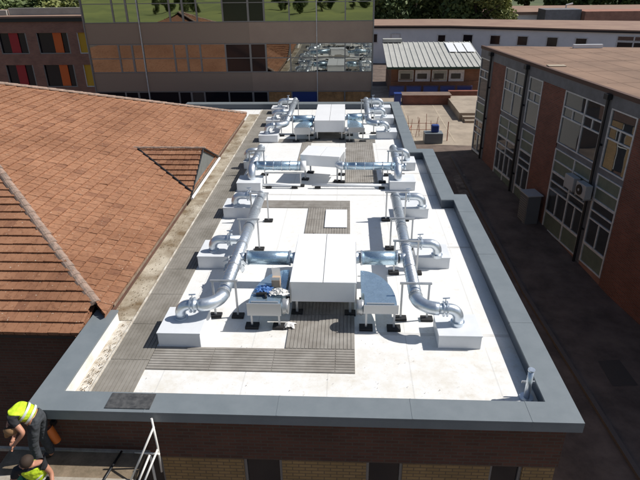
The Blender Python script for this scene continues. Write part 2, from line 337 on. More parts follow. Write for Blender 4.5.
# front facade: yellow panels and dark windows below the brick band
xs = [(-5.1, -4.1, 'w'), (-4.1, -3.25, 'w'), (-3.25, -1.79, 'y'), (-1.79, -1.1, 'w'), (-1.1, .39, 'y'), (.39, 1.03, 'w'), (1.03, 2.54, 'y'), (2.54, 3.1, 'w'), (3.1, 3.64, 'y')]
for x0, x1, k in xs:
    if k == 'y': MB().box(x0, x1, 6.99, 7.115, -1.1, 2.752).build('brick_panel', M['yelbrick'], bld)
    else:
        f = MB()
        f.box(x0, x0+.05, 7.04, 7.115, .2, 2.752); f.box(x1-.05, x1, 7.04, 7.115, .2, 2.752); f.box(x0+.05, x1-.05, 7.04, 7.115, 2.68, 2.752); f.box(x0+.05, x1-.05, 7.04, 7.115, 1.9, 1.95)
        fo = f.build('window', M['alu'], bld)
        MB().box(x0+.05, x1-.05, 7.08, 7.10, .2, 2.68).build('pane', M['black_glass'], fo)
i = 0          # side facade: seen in the reflections of the classroom windows
for ya, yb, fx in ((7.3, 16.25, XR-.3), (16.9, 21.1, 3.1), (21.7, 29.8, 2.45)):
    y = ya
    while y < yb-.4:
        y1 = min(y + (1.5 if i % 2 == 0 else .8), yb)
        if i % 2 == 0: MB().box(fx+.003, fx+.13, y, y1-.003, -1.1, 2.752).build('brick_panel', M['yelbrick'], bld)
        else:
            f = MB(); f.box(fx+.003, fx+.08, y, y+.06, .2, 2.752).box(fx+.003, fx+.08, y1-.063, y1-.003, .2, 2.752).box(fx+.003, fx+.08, y+.06, y1-.063, 1.5, 1.56)
            fo = f.build('window', M['wframe'], bld); MB().box(fx+.03, fx+.05, y+.06, y1-.063, .2, 2.752).build('pane', M['black_glass'], fo)
        y = y1; i += 1
# gutter strip beside the tiles
MB().box(-5.13, -4.60, 9.75, 28.6, RZ+.002, RZ+.02).build('gutter_strip', M['dirt'], bld)
MB().box(-4.60, -4.575, 7.25, 29.6, RZ+.003, RZ+.045).build('gutter_kerb', M['dirtw'], bld)
MB().box(-4.86, -4.62, 7.25, 9.74, RZ+.002, RZ+.012).build('gutter_edge', M['dirtw'], bld)

# black rubber mat on the coping
b = MB().box(-3.98, -3.22, 6.80, 7.16, CZ+.006, CZ+.016)
tag(b.build('rubber_mat', M['mat_dark']), 'worn black rubber mat lying on the near coping above the scaffold', 'rubber mat')

# debris on roof
b = MB()
def chip(x, y, z, s):
    a = rnd.uniform(0, 6.28); dx, dy = math.cos(a)*s, math.sin(a)*s
    b.add([(x-dx, y-dy, z), (x+dy, y-dx, z+.01), (x+dx, y+dy, z+.005), (x-dy*.6, y+dx*.6, z+s*.3)], [(0, 1, 2, 3)])
for _ in range(900):
    y = 7.3 + 21*rnd.random()**1.6; chip(rnd.gauss(-4.9, .13) if y > 9.8 else rnd.uniform(-4.8, -4.62), y, RZ+.03, rnd.uniform(.004, .018))
for _ in range(90): chip(rnd.uniform(-4.1, 2.5), rnd.uniform(7.3, 9.8), RZ+.012, rnd.uniform(.003, .012))
tag(b.build('leaf_debris', mat('dry_leaf', (.20, .12, .05), .95, noise=(.06, .04, .02), scale=12)), 'dry leaves and moss lying along the roof gutter', 'debris', kind='stuff')

# ---- walkway mats with real ribs
def walkway(x0, x1, y0, y1, along, label, hole=None):
    b = MB(); z0 = RZ+.004
    p = .075
    b.box(x0, x1, y0, y1, z0, z0+.012)
    if along == 'y':
        n = int((x1-x0)/p); L0 = y0; 
        for i in range(n):
            x = x0 + (i+.5)*(x1-x0)/n; t = y0
            while t < y1-.05:
                e = min(t+1.2, y1); b.box(x-.031, x+.031, t+.006, e-.006, z0+.0125, z0+.022); t = e
    else:
        n = int((y1-y0)/p)
        for i in range(n):
            y = y0 + (i+.5)*(y1-y0)/n; t = x0
            while t < x1-.05:
                e = min(t+1.2, x1); b.box(t+.006, e-.006, y-.031, y+.031, z0+.0125, z0+.022); t = e
    return tag(b.build('walkway_mat', M['walk2' if y1-y0 > 15 else 'walk']), label, 'walkway mat', 'ribbed walkway mats on the roof')
walkway(-4.56, -3.80, 7.22, 29.6, 'y', 'long grey ribbed walkway mat running the full depth of the roof beside the tiled roof')
walkway(-3.79, .19, 8.16, 8.86, 'x', 'wide grey ribbed walkway mat crossing the roof nearest the front coping')
walkway(-1.20, .19, 8.87, 12.3, 'y', 'ribbed walkway mat passing under the nearest white air handling unit')
walkway(-1.20, .11, 13.97, 16.07, 'y', 'ribbed walkway mat with a white square on it behind the nearest air handling unit')
walkway(-3.79, .11, 16.08, 16.68, 'x', 'ribbed walkway mat crossing the roof between the near and middle ductwork')
walkway(-.06, 1.10, 18.4, 23.38, 'y', 'ribbed walkway mat under the right arm of the middle ductwork')
walkway(-1.95, -1.55, 19.7, 23.38, 'y', 'narrow ribbed walkway mat left of the tilted middle air handling unit')
walkway(-3.79, 1.22, 23.39, 23.95, 'x', 'ribbed walkway mat crossing the roof just in front of the far ductwork')
walkway(-1.40, -.08, 23.96, 25.6, 'y', 'short ribbed walkway mat under the farthest air handling unit')
b = MB().box(-.64, .02, 14.55, 15.86, RZ+.038, RZ+.06)
tag(b.build('square_slab', M['white'], bevel=.006), 'flat white square panel lying on the grey walkway mat', 'panel')

# ================================================================ TILED HIP ROOF BUILDING
TP = .38; PEAK = Vector((-13.87, 18.25, 7.46)); EX = -5.02
trb = thing('tiled_roof_building', 'building under a large red brown clay tiled hip roof with a small gablet', 'building', (-13.8, 18.3, -1.1))
ZE = 3.94; EY0 = 8.95; EXT = PEAK.x + (PEAK.z-ZE)/TP    # true eave
def tile_face(name, o, du, dv, W, L, planes, gauge=.27, tw=.235, seed=1):
    """o: eave start; du along the eave, dv up the slope (unit); planes: (point, normal) keep the side the normal points to"""
    rr = random.Random(seed); nrm = du.cross(dv).normalized()
    if nrm.z < 0: nrm = -nrm
    bm = bmesh.new(); ly = bm.loops.layers.float_color.new('rnd')
    nr = int(L/gauge)+1; nc = int(W/tw)+1
    base_n = -nrm*.05
    def keep(c, mg):
        return all((c-p).dot(n) > -mg for p, n in planes)
    for r_ in range(nr):
        sh = (r_ % 2)*tw*.5
        for c_ in range(-1, nc):
            cpt = o + du*(c_*tw+sh+tw/2) + dv*(r_*gauge+gauge/2)
            if not keep(cpt, .35): continue
            j = rr.uniform(-.004, .004); g = .006; hh = .046 + rr.uniform(-.006, .007) + (.012 if rr.random() < .04 else 0)
            a = o + du*(c_*tw+sh+g) + dv*(r_*gauge-.03+j); b_ = a + du*(tw-2*g)
            c1 = b_ + dv*(gauge+.05); d1 = a + dv*(gauge+.05)
            vs = [bm.verts.new(v) for v in (a+base_n, b_+base_n, b_+nrm*(hh+rr.uniform(-.003, .003)), a+nrm*hh, c1, d1, c1+base_n, d1+base_n)]
            val = min(1, max(0, rr.gauss(.5, .13)))
            if rr.random() < .05: val = 0
            for f in ((3, 2, 4, 5), (0, 1, 2, 3), (0, 3, 5, 7), (1, 6, 4, 2)):
                fc = bm.faces.new([vs[k] for k in f])
                for lp in fc.loops: lp[ly] = (val, val, val, 1)
    # backing
    for p, n in planes:
        bmesh.ops.bisect_plane(bm, geom=bm.verts[:]+bm.edges[:]+bm.faces[:], plane_co=p, plane_no=n, clear_inner=True)
    bmesh.ops.recalc_face_normals(bm, faces=bm.faces)
    me = bpy.data.meshes.new(name); bm.to_mesh(me); bm.free(); me.materials.append(M['tile'])
    ob = bpy.data.objects.new(name, me); COL.objects.link(ob); ob.parent = trb; ob.location = -Vector(trb.location)
    return ob
c_ = 1/math.sqrt(1+TP*TP)
dvE = Vector((-c_, 0, TP*c_)); dvS = Vector((0, c_, TP*c_))
hn = Vector((1, 1, 0)).normalized()     # near hip: E face keeps +(x+y) side
hn2 = Vector((1, -1, 0)).normalized()
# east slope: starts at the cut x = EX
zc = PEAK.z - (EX-PEAK.x)*TP
eo = Vector((EX, PEAK.y-9.0, zc))
gabY, gabH, gabX0 = 18.3, 4.97, EX+.1
gxv = PEAK.x + (PEAK.z-gabH)/TP          # where the gablet ridge meets the slope
tile_face('roof_slope', eo, Vector((0, 1, 0)), dvE, 18.2, 9.4, [(PEAK, hn), (PEAK, hn2)], seed=3)
tile_face('roof_slope', Vector((-22, EY0, ZE)), Vector((1, 0, 0)), dvS, 17.2, 10.2, [(PEAK, -hn), (Vector((-5.36, 0, 0)), Vector((-1, 0, 0))), (PEAK, Vector((1, -1, 0)).normalized())], seed=5)
b = MB()   # back slopes and boarding under the tiles
yn = PEAK.y-(EX-PEAK.x); yf = PEAK.y+(EX-PEAK.x); dz = .09
b.add([(EX, yn, zc-dz), (EX, yf, zc-dz), (PEAK.x, PEAK.y, PEAK.z-dz)], [(0, 1, 2)])
Lx = EXT-PEAK.x
b.add([(-5.36, EY0, ZE-dz), (PEAK.x-Lx, PEAK.y-Lx, ZE-dz), (PEAK.x, PEAK.y, PEAK.z-dz), (-5.36, PEAK.y-(-5.36-PEAK.x), zc+.16*TP-dz)], [(0, 1, 2, 3)])
b.add([(PEAK.x-Lx, PEAK.y-Lx, ZE-dz), (PEAK.x-Lx, PEAK.y+Lx, ZE-dz), (PEAK.x, PEAK.y, PEAK.z-dz)], [(0, 1, 2)])
b.add([(PEAK.x-Lx, PEAK.y+Lx, ZE-dz), (EX, yf, zc-dz), (PEAK.x, PEAK.y, PEAK.z-dz)], [(0, 1, 2)])
b.build('roof_boarding', M['tile'], trb)
# ridge (hip) tiles
def ridge_run(p0, p1, r=.11, pitch_=.33, m='ridge', name='hip_ridge'):
    p0, p1 = Vector(p0), Vector(p1); d = (p1-p0); L = d.length; d.normalize(); side = d.cross(Vector((0, 0, 1))).normalized(); upv = side.cross(d).normalized()
    b = MB(); n = int(L/pitch_)
    for i in range(n):
        a0 = p0 + d*(i*L/n); a1 = p0 + d*((i+1.12)*L/n); K = 7; vs = []
        jj = rnd.uniform(-.008, .008)
        for (q, rr_) in ((a0, r*1.1), (a1, r*.93)):
            for k in range(K+1):
                t = math.pi*k/K; vs.append(q + side*(math.cos(t)*rr_+jj) + upv*(math.sin(t)*rr_*.8))
        b.add(vs, [(k, k+1, K+2+k, K+1+k) for k in range(K)] + [tuple(range(K+1)), tuple(range(2*K+1, K, -1))])
    return b.build(name, M[m], trb)
ridge_run((-5.30, PEAK.y-(-5.30-PEAK.x), zc+.10*TP+.03), (PEAK.x, PEAK.y, PEAK.z+.03))
ridge_run((EX, yf, zc+.03), (PEAK.x, PEAK.y, PEAK.z+.03), r=.09)
# gablet
gh = gabH-zc-.02; gw = (gabH-(zc+.1*TP))/.45
gx = EX+.06; gz0 = 4.02; ghw = 2.1
apex = Vector((gx, gabY, gabH)); vA = Vector((gxv, gabY, gabH)); nb = Vector((gx, gabY-ghw, gz0)); fb = Vector((gx, gabY+ghw, gz0))
b = MB(); b.add([Vector((gx-.06, gabY, gabH-.07)), Vector((gx-.06, gabY-ghw+.1, gz0-.02)), Vector((gx-.06, gabY+ghw-.1, gz0-.02))], [(0, 1, 2)])
b.build('gable_face', mat('grey_gable_board', (.16, .165, .155), .8, noise=(.12, .125, .115), scale=3), trb)
b = MB(); b.tube([nb+Vector((.02, 0, -.06)), fb+Vector((.02, 0, -.06))], .045, 6); b.build('gable_trim', M['white'], trb)
dn = (nb-apex).normalized()
for sgn, ed in ((-1, nb), (1, fb)):
    up_ = (apex-ed).normalized(); o0 = Vector((gxv-.2, ed.y, ed.z)); Lg = (apex-ed).length
    # valley plane: vertical plane holding the valley line
    vl0 = Vector((EX+.05, gabY+sgn*ghw*(1 - ((zc-gz0)/(gabH-gz0))), zc)); dirv = (vA-vl0); nv = Vector((-dirv.y, dirv.x, 0)).normalized()
    if nv.dot(apex-vA) < 0: nv = -nv
    if (Vector((gx, gabY+sgn*.3, 0))-Vector((vA.x, vA.y, 0))).dot(nv) < 0: nv = -nv
    tile_face('gablet_slope', o0, Vector((1, 0, 0)), up_, gx-o0.x, Lg, [(Vector((vl0.x, vl0.y, 0)), nv), (Vector((gx, 0, 0)), Vector((-1, 0, 0))), (Vector((0, gabY, 0)), Vector((0, sgn, 0)))], gauge=.25, seed=11+sgn)
    bb = MB(); bb.add([apex-Vector((0, 0, .06)), ed-Vector((0, 0, .06)), vl0-Vector((0, 0, .05)), vA-Vector((0, 0, .06))], [(0, 1, 2, 3)]); bb.build('gablet_boarding', M['tile'], trb)
    if sgn < 0:
        vb = MB(); vb.tube([vl0+Vector((0, 0, .03)), vA+Vector((0, 0, .03))], .04, 6); vb.build('valley_strip', M['pipe'], trb)
    bb = MB(); bb.tube([ed+Vector((.0, 0, .0)), apex+Vector((0, 0, .03))], .028, 6); bb.build('verge', M['pipe'], trb)
ridge_run(vA+Vector((-.1, 0, .03)), apex+Vector((.03, 0, .03)), r=.055, pitch_=.3, m='ridge', name='gablet_ridge')
b = MB().box(EX-.02, EX+.03, yn+.45, yf, zc-.10, zc-.045); b.build('eave_board', mat('eave_board', (.28, .2, .14), .9, noise=(.15, .11, .08), scale=6), trb)
b = MB().box(EX-.28, EX-.10, yn+.35, yf, 3.4, zc-.1); b.build('eave_wall', M['redbrick'], trb)
b = MB().box(-21.8, -5.40, EY0+.28, EY0+.6, -1.2, ZE-.07); b.build('wall', M['redbrick'], trb)
b = MB().box(-21.9, -5.42, EY0+.02, EY0+.14, ZE-.16, ZE-.04); b.build('gutter', M['pipe'], trb)
b = MB().box(-21.8, -21.5, EY0+.6, 27, -1.2, ZE-.07).box(-21.5, -8.9, 27.0, 27.3, -1.2, ZE-.1); b.build('rear_wall', M['redbrick'], trb)

# ================================================================ GLASS FRONTED BLOCK behind
GY = 33.0
gb = thing('glass_fronted_building', 'tall block with bands of mirror glass and brown spandrels behind the far coping', 'building', (-7, GY, 0))
XA = [-15.04, -13.3, -12.5, -11.85, -10.05, -9.3, -8.5, -7.05, -5.6, -4.7, -3.3, -1.77, -.17, 1.38]
for z0, z1 in ((-.2, 2.55), (4.05, 5.12), (6.74, 7.86), (9.9, 11.2)):
    MB().box(-15.04, -5.6, GY, GY+.3, z0, z1).build('spandrel', M['spand2'], gb)
    MB().box(-5.597, 1.38, GY-.01, GY+.3, z0, z1).build('spandrel', M['spand'], gb)
MB().box(-15.04, 1.38, GY+.31, GY+10, -.2, 11.1).build('core_wall', M['brownbrick'], gb)
MB().box(-15.2, 1.5, GY-.05, GY+10.1, 11.21, 11.4).build('roof', M['felt'], gb)
MB().box(-15.10, -15.045, GY-.06, GY+10, -.2, 11.2).build('corner_trim', M['alu'], gb)
MB().box(1.385, 1.44, GY-.06, GY+10, -.2, 11.2).build('corner_trim', M['alu'], gb)
tilt = random.Random(5)
for (z0, z1, row) in ((2.56, 4.04, 0), (5.13, 6.73, 1), (7.87, 9.89, 2)):
    for i in range(len(XA)-1):
        x0, x1 = XA[i], XA[i+1]; fwid = .035
        op = i in (1, 2, 4, 5, 7, 8)
        if op: fwid = .055
        f = MB(); f.box(x0, x0+fwid, GY-.02, GY+.06, z0, z1).box(x1-fwid, x1-.001, GY-.02, GY+.06, z0, z1).box(x0+fwid, x1-fwid, GY-.02, GY+.06, z1-fwid, z1).box(x0+fwid, x1-fwid, GY-.02, GY+.06, z0, z0+fwid)
        if row: f.box(x0+fwid, x1-fwid, GY-.02, GY+.06, (z0+z1)/2-.02, (z0+z1)/2+.02)
        fo = f.build('window', M['alu'], gb)
        a, c2 = tilt.uniform(-.003, .003), tilt.uniform(-.003, .003)
        pm = M['mirror'] if i not in (7, 8) else M['black_glass']
        if row == 0 and i >= 9: pm = M['blue'] if i == 10 else M['ochre']
        elif row == 0: pm = M['black_glass'] if i != 5 else M['dglass']
        p = MB(); halves = [(z0+fwid, z1-fwid)] if not row else [(z0+fwid, (z0+z1)/2-.02), ((z0+z1)/2+.02, z1-fwid)]
        for h0, h1 in halves:
            a, c2 = tilt.uniform(-.003, .003), tilt.uniform(-.002, .002)
            p.add([(x0+fwid, GY+.02-a, h0-0), (x1-fwid, GY+.02+a, h0), (x1-fwid, GY+.02+a+c2, h1), (x0+fwid, GY+.02-a+c2, h1)], [(0, 1, 2, 3)])
        po = p.build('pane', pm, fo)
b = MB().box(-11.87, -11.83, GY-.09, GY-.03, -.2, 11.2); b.build('drain_pipe', M['wframe'], gb)
b = MB().box(-1.79, -1.75, GY-.07, GY-.025, -.2, 11.2); b.build('cable_conduit', M['wframe'], gb)

# ================================================================ BROWN BRICK BLOCK far left
bb_ = thing('brown_brick_building', 'two storey brown brick block with red orange and yellow window panels at far left', 'building', (-27, 46, 0))
BY = 46.0
wins = [(-31.4, -29.2, 'red', -30.6, -29.9), (-28.3, -25.95, 'red', -27.45, -26.7), (-25.1, -22.5, 'orange', -23.8, -23.1), (-21.75, -20.6, 'yellow', -21.7, -20.95)]
rowsz = [(4.55, 6.16), (1.9, 3.68), (-.1, 1.0)]
ww = MB(); zed = [7.0] + [z for r_ in rowsz for z in (r_[1], r_[0])] + [-.3]
zs = [(6.16, 7.0), (3.68, 4.55), (-.3, 1.9)]
for z0, z1 in zs: ww.box(-36, -16, BY, BY+.3, z0, z1)
for z0, z1 in rowsz[:2]:
    e = [-36] + [v for a in wins for v in (a[0], a[1])] + [-16]
    for k in range(0, len(e), 2): ww.box(e[k], e[k+1], BY, BY+.3, z0, z1)
ww.build('wall', M['brownbrick'], bb_)
MB().box(-36, -16, BY+.35, BY+9, -.3, 6.9).build('inner_wall', M['black'], bb_)
for z0, z1 in rowsz[:2]:
    for a in wins:
        x0, x1 = a[0], a[1]
        f = MB().box(x0, x1, BY+.02, BY+.12, z0-.0, z0+.07).box(x0, x0+.06, BY+.02, BY+.12, z0+.07, z1).box(x1-.1, x1, BY+.02, BY+.12, z0+.07, z1)
        fo = f.build('window', M['wframe'] if a[2] == 'yellow' else M['alu'], bb_)
        p = MB().box(x0+.06, x1-.1, BY+.18, BY+.2, z0+.07, z1); p.build('pane', M['black_glass'], fo)
        p = MB().box(a[3], a[4], BY+.10, BY+.16, z0+.07, z1); p.build('colour_panel', M[a[2]], fo)
MB().box(-36.2, -15.8, BY-.15, BY+.4, 7.0, 7.28).build('fascia', M['pipe'], bb_)
MB().box(-36.2, -15.8, BY-.2, BY+9.2, 7.29, 7.42).build('roof', M['felt2'], bb_)
MB().box(-27.6, -15.8, BY+1.2, BY+1.5, 7.43, 7.95).box(-36, -27.7, BY+1.0, BY+1.3, 7.43, 7.8).build('parapet', mat('pale_parapet', (.42, .41, .38), .8, noise=(.32, .31, .28), scale=1.), bb_)

# ================================================================ CLASSROOM BLOCK right
A0 = Vector((7.92, 34.65, 0)); dd = Vector((.14611636, -.98926741, 0)); nn = Vector((dd.y, -dd.x, 0))
cb = thing('classroom_block', 'two storey red brick block with tall white framed windows and green panels along the right', 'building', (12, 25, -1.1))
def WT(v): return A0 + dd*v.x + nn*v.y + Vector((0, 0, v.z))
def wbox(b, u0, u1, o0, o1, z0, z1): return b.box(u0, u1, o0, o1, z0, z1, T=WT)
U1 = 25
b = MB(); roofp = [A0.xy, (17.2, 33.4), (40, 31.5), (40, 5), (A0+dd*U1).xy]
b.prism([tuple(Vector((p[0], p[1]))) for p in roofp], 6.22, 6.30); b.build('roof', M['felt'], cb)
b = MB()
for k in range(1, 12):
    o_ = -1.15*k
    b.box(.4-.31*o_, U1-.4, o_-.03, o_+.03, 6.301, 6.305, T=WT)
for k in range(9): b.box(1.2+k*2.7, 1.27+k*2.7, -min(12.6, (.8+k*2.7)/.31), -.6, 6.3015, 6.306, T=WT)
b.build('felt_lap', M['felt'], cb)
b = MB(); inset = [tuple((A0-nn*.3-dd*-.3).xy), (17.0, 33.1), (39, 31.2), (39, 5), tuple((A0-nn*.3+dd*(U1-.3)).xy)]
b.prism(inset, -1.3, 6.21); b.build('inner_wall', M['brownbrick'], cb)
b = MB(); wbox(b, -.03, U1, -.1, .07, 6.17, 6.335); b.build('roof_edge', mat('brown_edge', (.10, .055, .04), .7), cb)
b = MB(); wbox(b, 0, U1, -.29, .02, 5.70, 6.165); b.build('fascia', M['greyf'], cb)
for u0, u1 in ((1.95, 3.72), (8.05, 10.12), (15.22, 18.3), (21, 25)):
    b = MB(); wbox(b, u0, u1, -.29, .0, -1.3, 5.698); b.build('brick_wall', M['clbrick'], cb)
def bay(u0, u1, mids):
    o0, o1 = -.08, .015
    e = [u0] + mids + [u1]
    def grid(name, z0, z1, rows, pane, small=None):
        f = MB(); t = .05
        wbox(f, u0, u1, o0, o1, z1-t, z1); wbox(f, u0, u1, o0, o1, z0, z0+t)
        for x in e: 
            xx = min(max(x, u0+.035), u1-.035); wbox(f, xx-.035, xx+.035, o0, o1, z0+t, z1-t)
        for r_ in rows:
            for k in range(len(e)-1): wbox(f, e[k]+.07, e[k+1]-.07, o0, o1, r_-.03, r_+.03)
        if small:
            for k in range(len(e)-1):
                mm = (e[k]+e[k+1])/2
                for a, c3 in small: wbox(f, mm-.028, mm+.028, o0, o1-.003, a+.03, c3-.03)
        fo = f.build(name, M['wframe'], cb)
        for k in range(len(e)-1):
            zz = [z0+t] + rows + [z1-t]
            for q in range(len(zz)-1):
                p = MB(); ta = tilt.uniform(-.006, .006); tb = tilt.uniform(-.006, .006); a0, a1 = e[k]+.03, e[k+1]-.03; h0, h1 = zz[q], zz[q+1]
                p.add([WT(Vector((a0, -.03+ta, h0))), WT(Vector((a1, -.03-ta, h0))), WT(Vector((a1, -.03-ta+tb, h1))), WT(Vector((a0, -.03+ta+tb, h1)))], [(0, 1, 2, 3)])
                p.build('pane' if pane != 'green' else 'panel', M[pane], fo)
    grid('window', 3.38, 5.69, [4.58, 5.02], 'dglass', [(4.58, 5.02)])
    b = MB(); wbox(b, u0, u1, -.29, -.02, 3.14, 3.378); b.build('sill', M['greyf'], cb)
    grid('spandrel_panel', 2.06, 3.138, [2.60], 'green')
    grid('window', .12, 2.058, [1.25, 1.62], 'dglass', [(.17, 1.25)])
    grid('spandrel_panel', -.75, .118, [], 'green')
    b = MB(); wbox(b, u0, u1, -.29, -.02, -1.3, -.752); b.build('plinth', M['brownbrick'], cb)
bay(.06, 1.62, []); bay(3.74, 6.22, [5.0]); bay(6.62, 8.03, []); bay(10.14, 13.2, [11.85]); bay(13.6, 15.2, []); bay(18.32, 21, [19.6])
for u0, u1 in ((1.62, 1.95), (6.22, 6.62), (13.2, 13.6)):
    b = MB(); wbox(b, u0, u1, -.29, -.01, -1.3, 5.698); b.build('pier', M['greyf'], cb)
for u in (1.78, 6.4, 13.4):
    b = MB(); b.tube([WT(Vector((u, .11, -1.1))), WT(Vector((u, .11, 6.0)))], .06, 10); wbox(b, u-.13, u+.13, .03, .24, 5.98, 6.18)
    for z in (.6, 2.4, 4.2): wbox(b, u-.09, u+.09, .0, .05, z, z+.06)
    b.build('drain_pipe', M['pipe'], cb)
MB().box(9.3, 10.1, 26.9, 27.3, 6.31, 6.34).build('roof_patch', M['stone'], cb)
MB().box(12.7, 14.3, 33.3, 33.5, 6.31, 6.50).build('roof_upstand', M['plinth'], cb)
# wall mounted outdoor units
for u, lab in ((12.4, 'pale outdoor air conditioner on the classroom wall, left of the one showing its fan'), (13.35, 'pale outdoor air conditioner with round fan grille beside the black drainpipe')):
    ac = thing('air_conditioner', lab, 'air conditioner', tuple(WT(Vector((u, .3, 2.05)))), 'outdoor air conditioners on the classroom wall')
    b = MB(); wbox(b, u-.36, u+.36, .14, .44, 2.05, 2.62); b.build('casing', M['acwhite'], ac, bevel=.02)
    if u > 13:
      b = MB(); c0 = WT(Vector((u-.06, .445, 2.34))); b.tube([c0, c0+nn*.03], .21, 20); g_ = b.build('fan_grille', M['pipe'], ac)
      b = MB(); b.tube([c0+nn*.035, c0+nn*.045], .06, 12); b.build('fan_hub', M['acwhite'], g_)
    for du_ in (-.34, .30): b = MB(); wbox(b, u+du_, u+du_+.04, .02, .44, 2.0, 2.045); b.build('bracket', M['strut'], ac)
# ground condenser cabinet
cc = thing('cabinet', 'large grey ventilation cabinet standing on the ground against the classroom block', 'cabinet', (8.9, 24.9, -.65))
b = MB(); wbox(b, 9.2, 10.05, .2, .85, -.78, .75); b.build('casing', mat('grey_casing', (.13, .135, .14), .6), cc, bevel=.02)
b = MB()
for k in range(12): wbox(b, 9.28, 9.97, .853, .87, -.68+k*.11, -.64+k*.11)
b.build('louvre', M['alu'], cc)
b = MB(); wbox(b, 9.15, 10.1, .15, .9, .751, .80); b.build('lid', M['acwhite'], cc)

# ================================================================ PLAZA things
t = thing('planter', 'low red brick planter wall at the far edge of the plaza', 'planter', (6.7, 48, 0))
b = MB().box(4.7, 8.7, 47.6, 48.9, .008, .75); b.build('brick_wall', M['clbrick'], t)
b = MB().box(4.62, 8.78, 47.52, 48.98, .752, .82); b.build('coping_stone', M['clbrick'], t)
t = thing('planter', 'long low brick wall running behind the stone platform', 'planter', (11, 50.0, 0))
b = MB().box(8.9, 14, 49.8, 50.3, .008, .7); b.build('brick_wall', M['clbrick'], t)
t = thing('stone_platform', 'beige stone platform with two steps in front of the classroom corner', 'steps', (10, 43, 0))
b = MB().box(8.5, 14.2, 42.3, 48.6, .008, .55); b.build('platform', M['paving'], t)
b = MB().box(8.7, 14.2, 41.85, 42.297, .008, .36); b.build('step', M['paving'], t)
b = MB().box(8.8, 14.2, 41.4, 41.847, .008, .18); b.build('step', M['paving'], t)
for k, (x, y, lab) in enumerate(((4.2, 47.2, 'blue bin at the left end of the plaza'),)):
    t = thing('bin', lab, 'bin', (x, y, 0))
    MB().prism([(x-.28, y-.3), (x+.28, y-.3), (x+.28, y+.3), (x-.28, y+.3)], .01, 1.0).build('body', M['blue'], t, bevel=.03)
    MB().box(x-.32, x+.32, y-.34, y+.34, 1.003, 1.09).build('lid', M['blue'], t, bevel=.02)
# blue fence panels in front of pavilion
for k in range(5):
    x = 4.4+k*1.5; t = thing('barrier', ('leftmost', 'second from left', 'middle', 'fourth from left', 'rightmost')[k]+' blue metal barrier panel before the low pavilion', 'barrier', (x, 50.6, 0), 'blue barriers before the pavilion')
    f = MB(); f.tube([(x-.65, 50.6, .01), (x-.65, 50.6, 1.0), (x+.65, 50.6, 1.0), (x+.65, 50.6, .01)], .03, 6); f.tube([(x-.62, 50.6, .2), (x+.62, 50.6, .2)], .02, 6); f.build('frame', M['blue'], t)
    MB().box(x-.60, x+.60, 50.59, 50.61, .24, .95).build('panel', M['blue'], t)
# rusty bars bundle / steel rods
t = thing('rebar_cage', 'bundle of rusty red steel rods standing on the plaza beyond the coping', 'steel rods', (5.2, 38.5, 0))
for k in range(9):
    x = 4.3+.22*k+rnd.uniform(-.05, .05); y = 38.2+rnd.uniform(-.8, .8); b = MB()
    b.tube([(x, y, .01), (x+rnd.uniform(-.2, .2), y+rnd.uniform(-.2, .2), 1.2+rnd.uniform(-.3, .3))], .017, 6); b.build('rod', M['rust'], t)
b = MB()
for z in (.35, .8): b.tube([(4.1, 38.2, z), (6.3, 38.2, z)], .016, 6)
for z in (.3,): b.tube([(4.1, 37.2, z), (4.6, 39.5, z)], .03, 6)
b.build('cross_rod', M['rust'], t)
t = thing('site_cabinet', 'dark blue site box with pale lid beside the rusty rods', 'site box', (5.6, 36.2, 0))
MB().box(5.1, 6.3, 35.9, 36.7, .01, .7).build('body', M['coping'], t, bevel=.03)
MB().box(5.55, 6.05, 36.1, 36.5, .703, 1.2).build('drum', M['blue'], t, bevel=.08)
t = thing('post', 'single thin post standing on the plaza beyond the coping', 'post', (6.7, 36.6, 0)); MB().tube([(6.7, 36.6, 0), (6.7, 36.6, 1.3)], .03, 8).build('pole', M['rust'], t)

# ================================================================ PAVILION with metal roof
pv = thing('pavilion', 'low brick pavilion with a pale ribbed metal roof beyond the plaza', 'building', (8.5, 55, 0))
x0, x1 = 3.45, 12.2
b = MB().box(x0+.45, x1-.3, 51.4, 58.6, -.05, 1.25); b.build('wall', M['brick3'], pv)
b = MB().box(x0+.47, x1-.32, 51.5, 58.5, 1.252, 2.55); b.build('upper_wall', M['brick3'], pv)
k = 0; xw = x0+1.1
while xw < x1-1.5:
    f = MB(); w_ = 1.35
    f.box(xw, xw+w_, 51.36, 51.44, 1.27, 1.34).box(xw, xw+w_, 51.36, 51.44, 2.2, 2.27).box(xw, xw+.06, 51.36, 51.44, 1.34, 2.2).box(xw+w_-.06, xw+w_, 51.36, 51.44, 1.34, 2.2)
    fo = f.build('window', M['wframe'], pv)
    MB().box(xw+.06, xw+w_-.06, 51.41, 51.43, 1.34, 2.2).build('pane', M['wframe'] if k % 2 else M['dglass'], fo)
    MB().box(xw+.2, xw+w_-.3, 51.38, 51.405, 1.5, 1.95).build('opening_light', M['black_glass'], fo)
    xw += w_+.15 + (.8 if k == 3 else 0); k += 1
def roofz(y): return 2.6 + (y-50.9)*(1.15/8.2)
b = MB(); b.add([(x0, 50.9, 2.6), (x1, 50.9, 2.6), (x1, 59.1, 3.75), (x0, 59.1, 3.75), (x0, 50.9, 2.5), (x1, 50.9, 2.5), (x1, 59.1, 3.65), (x0, 59.1, 3.65)], [(0, 1, 2, 3), (4, 7, 6, 5), (0, 4, 5, 1), (2, 6, 7, 3), (0, 3, 7, 4), (1, 5, 6, 2)])
rf = b.build('roof', M['metalroof'], pv)
b = MB(); n = 17
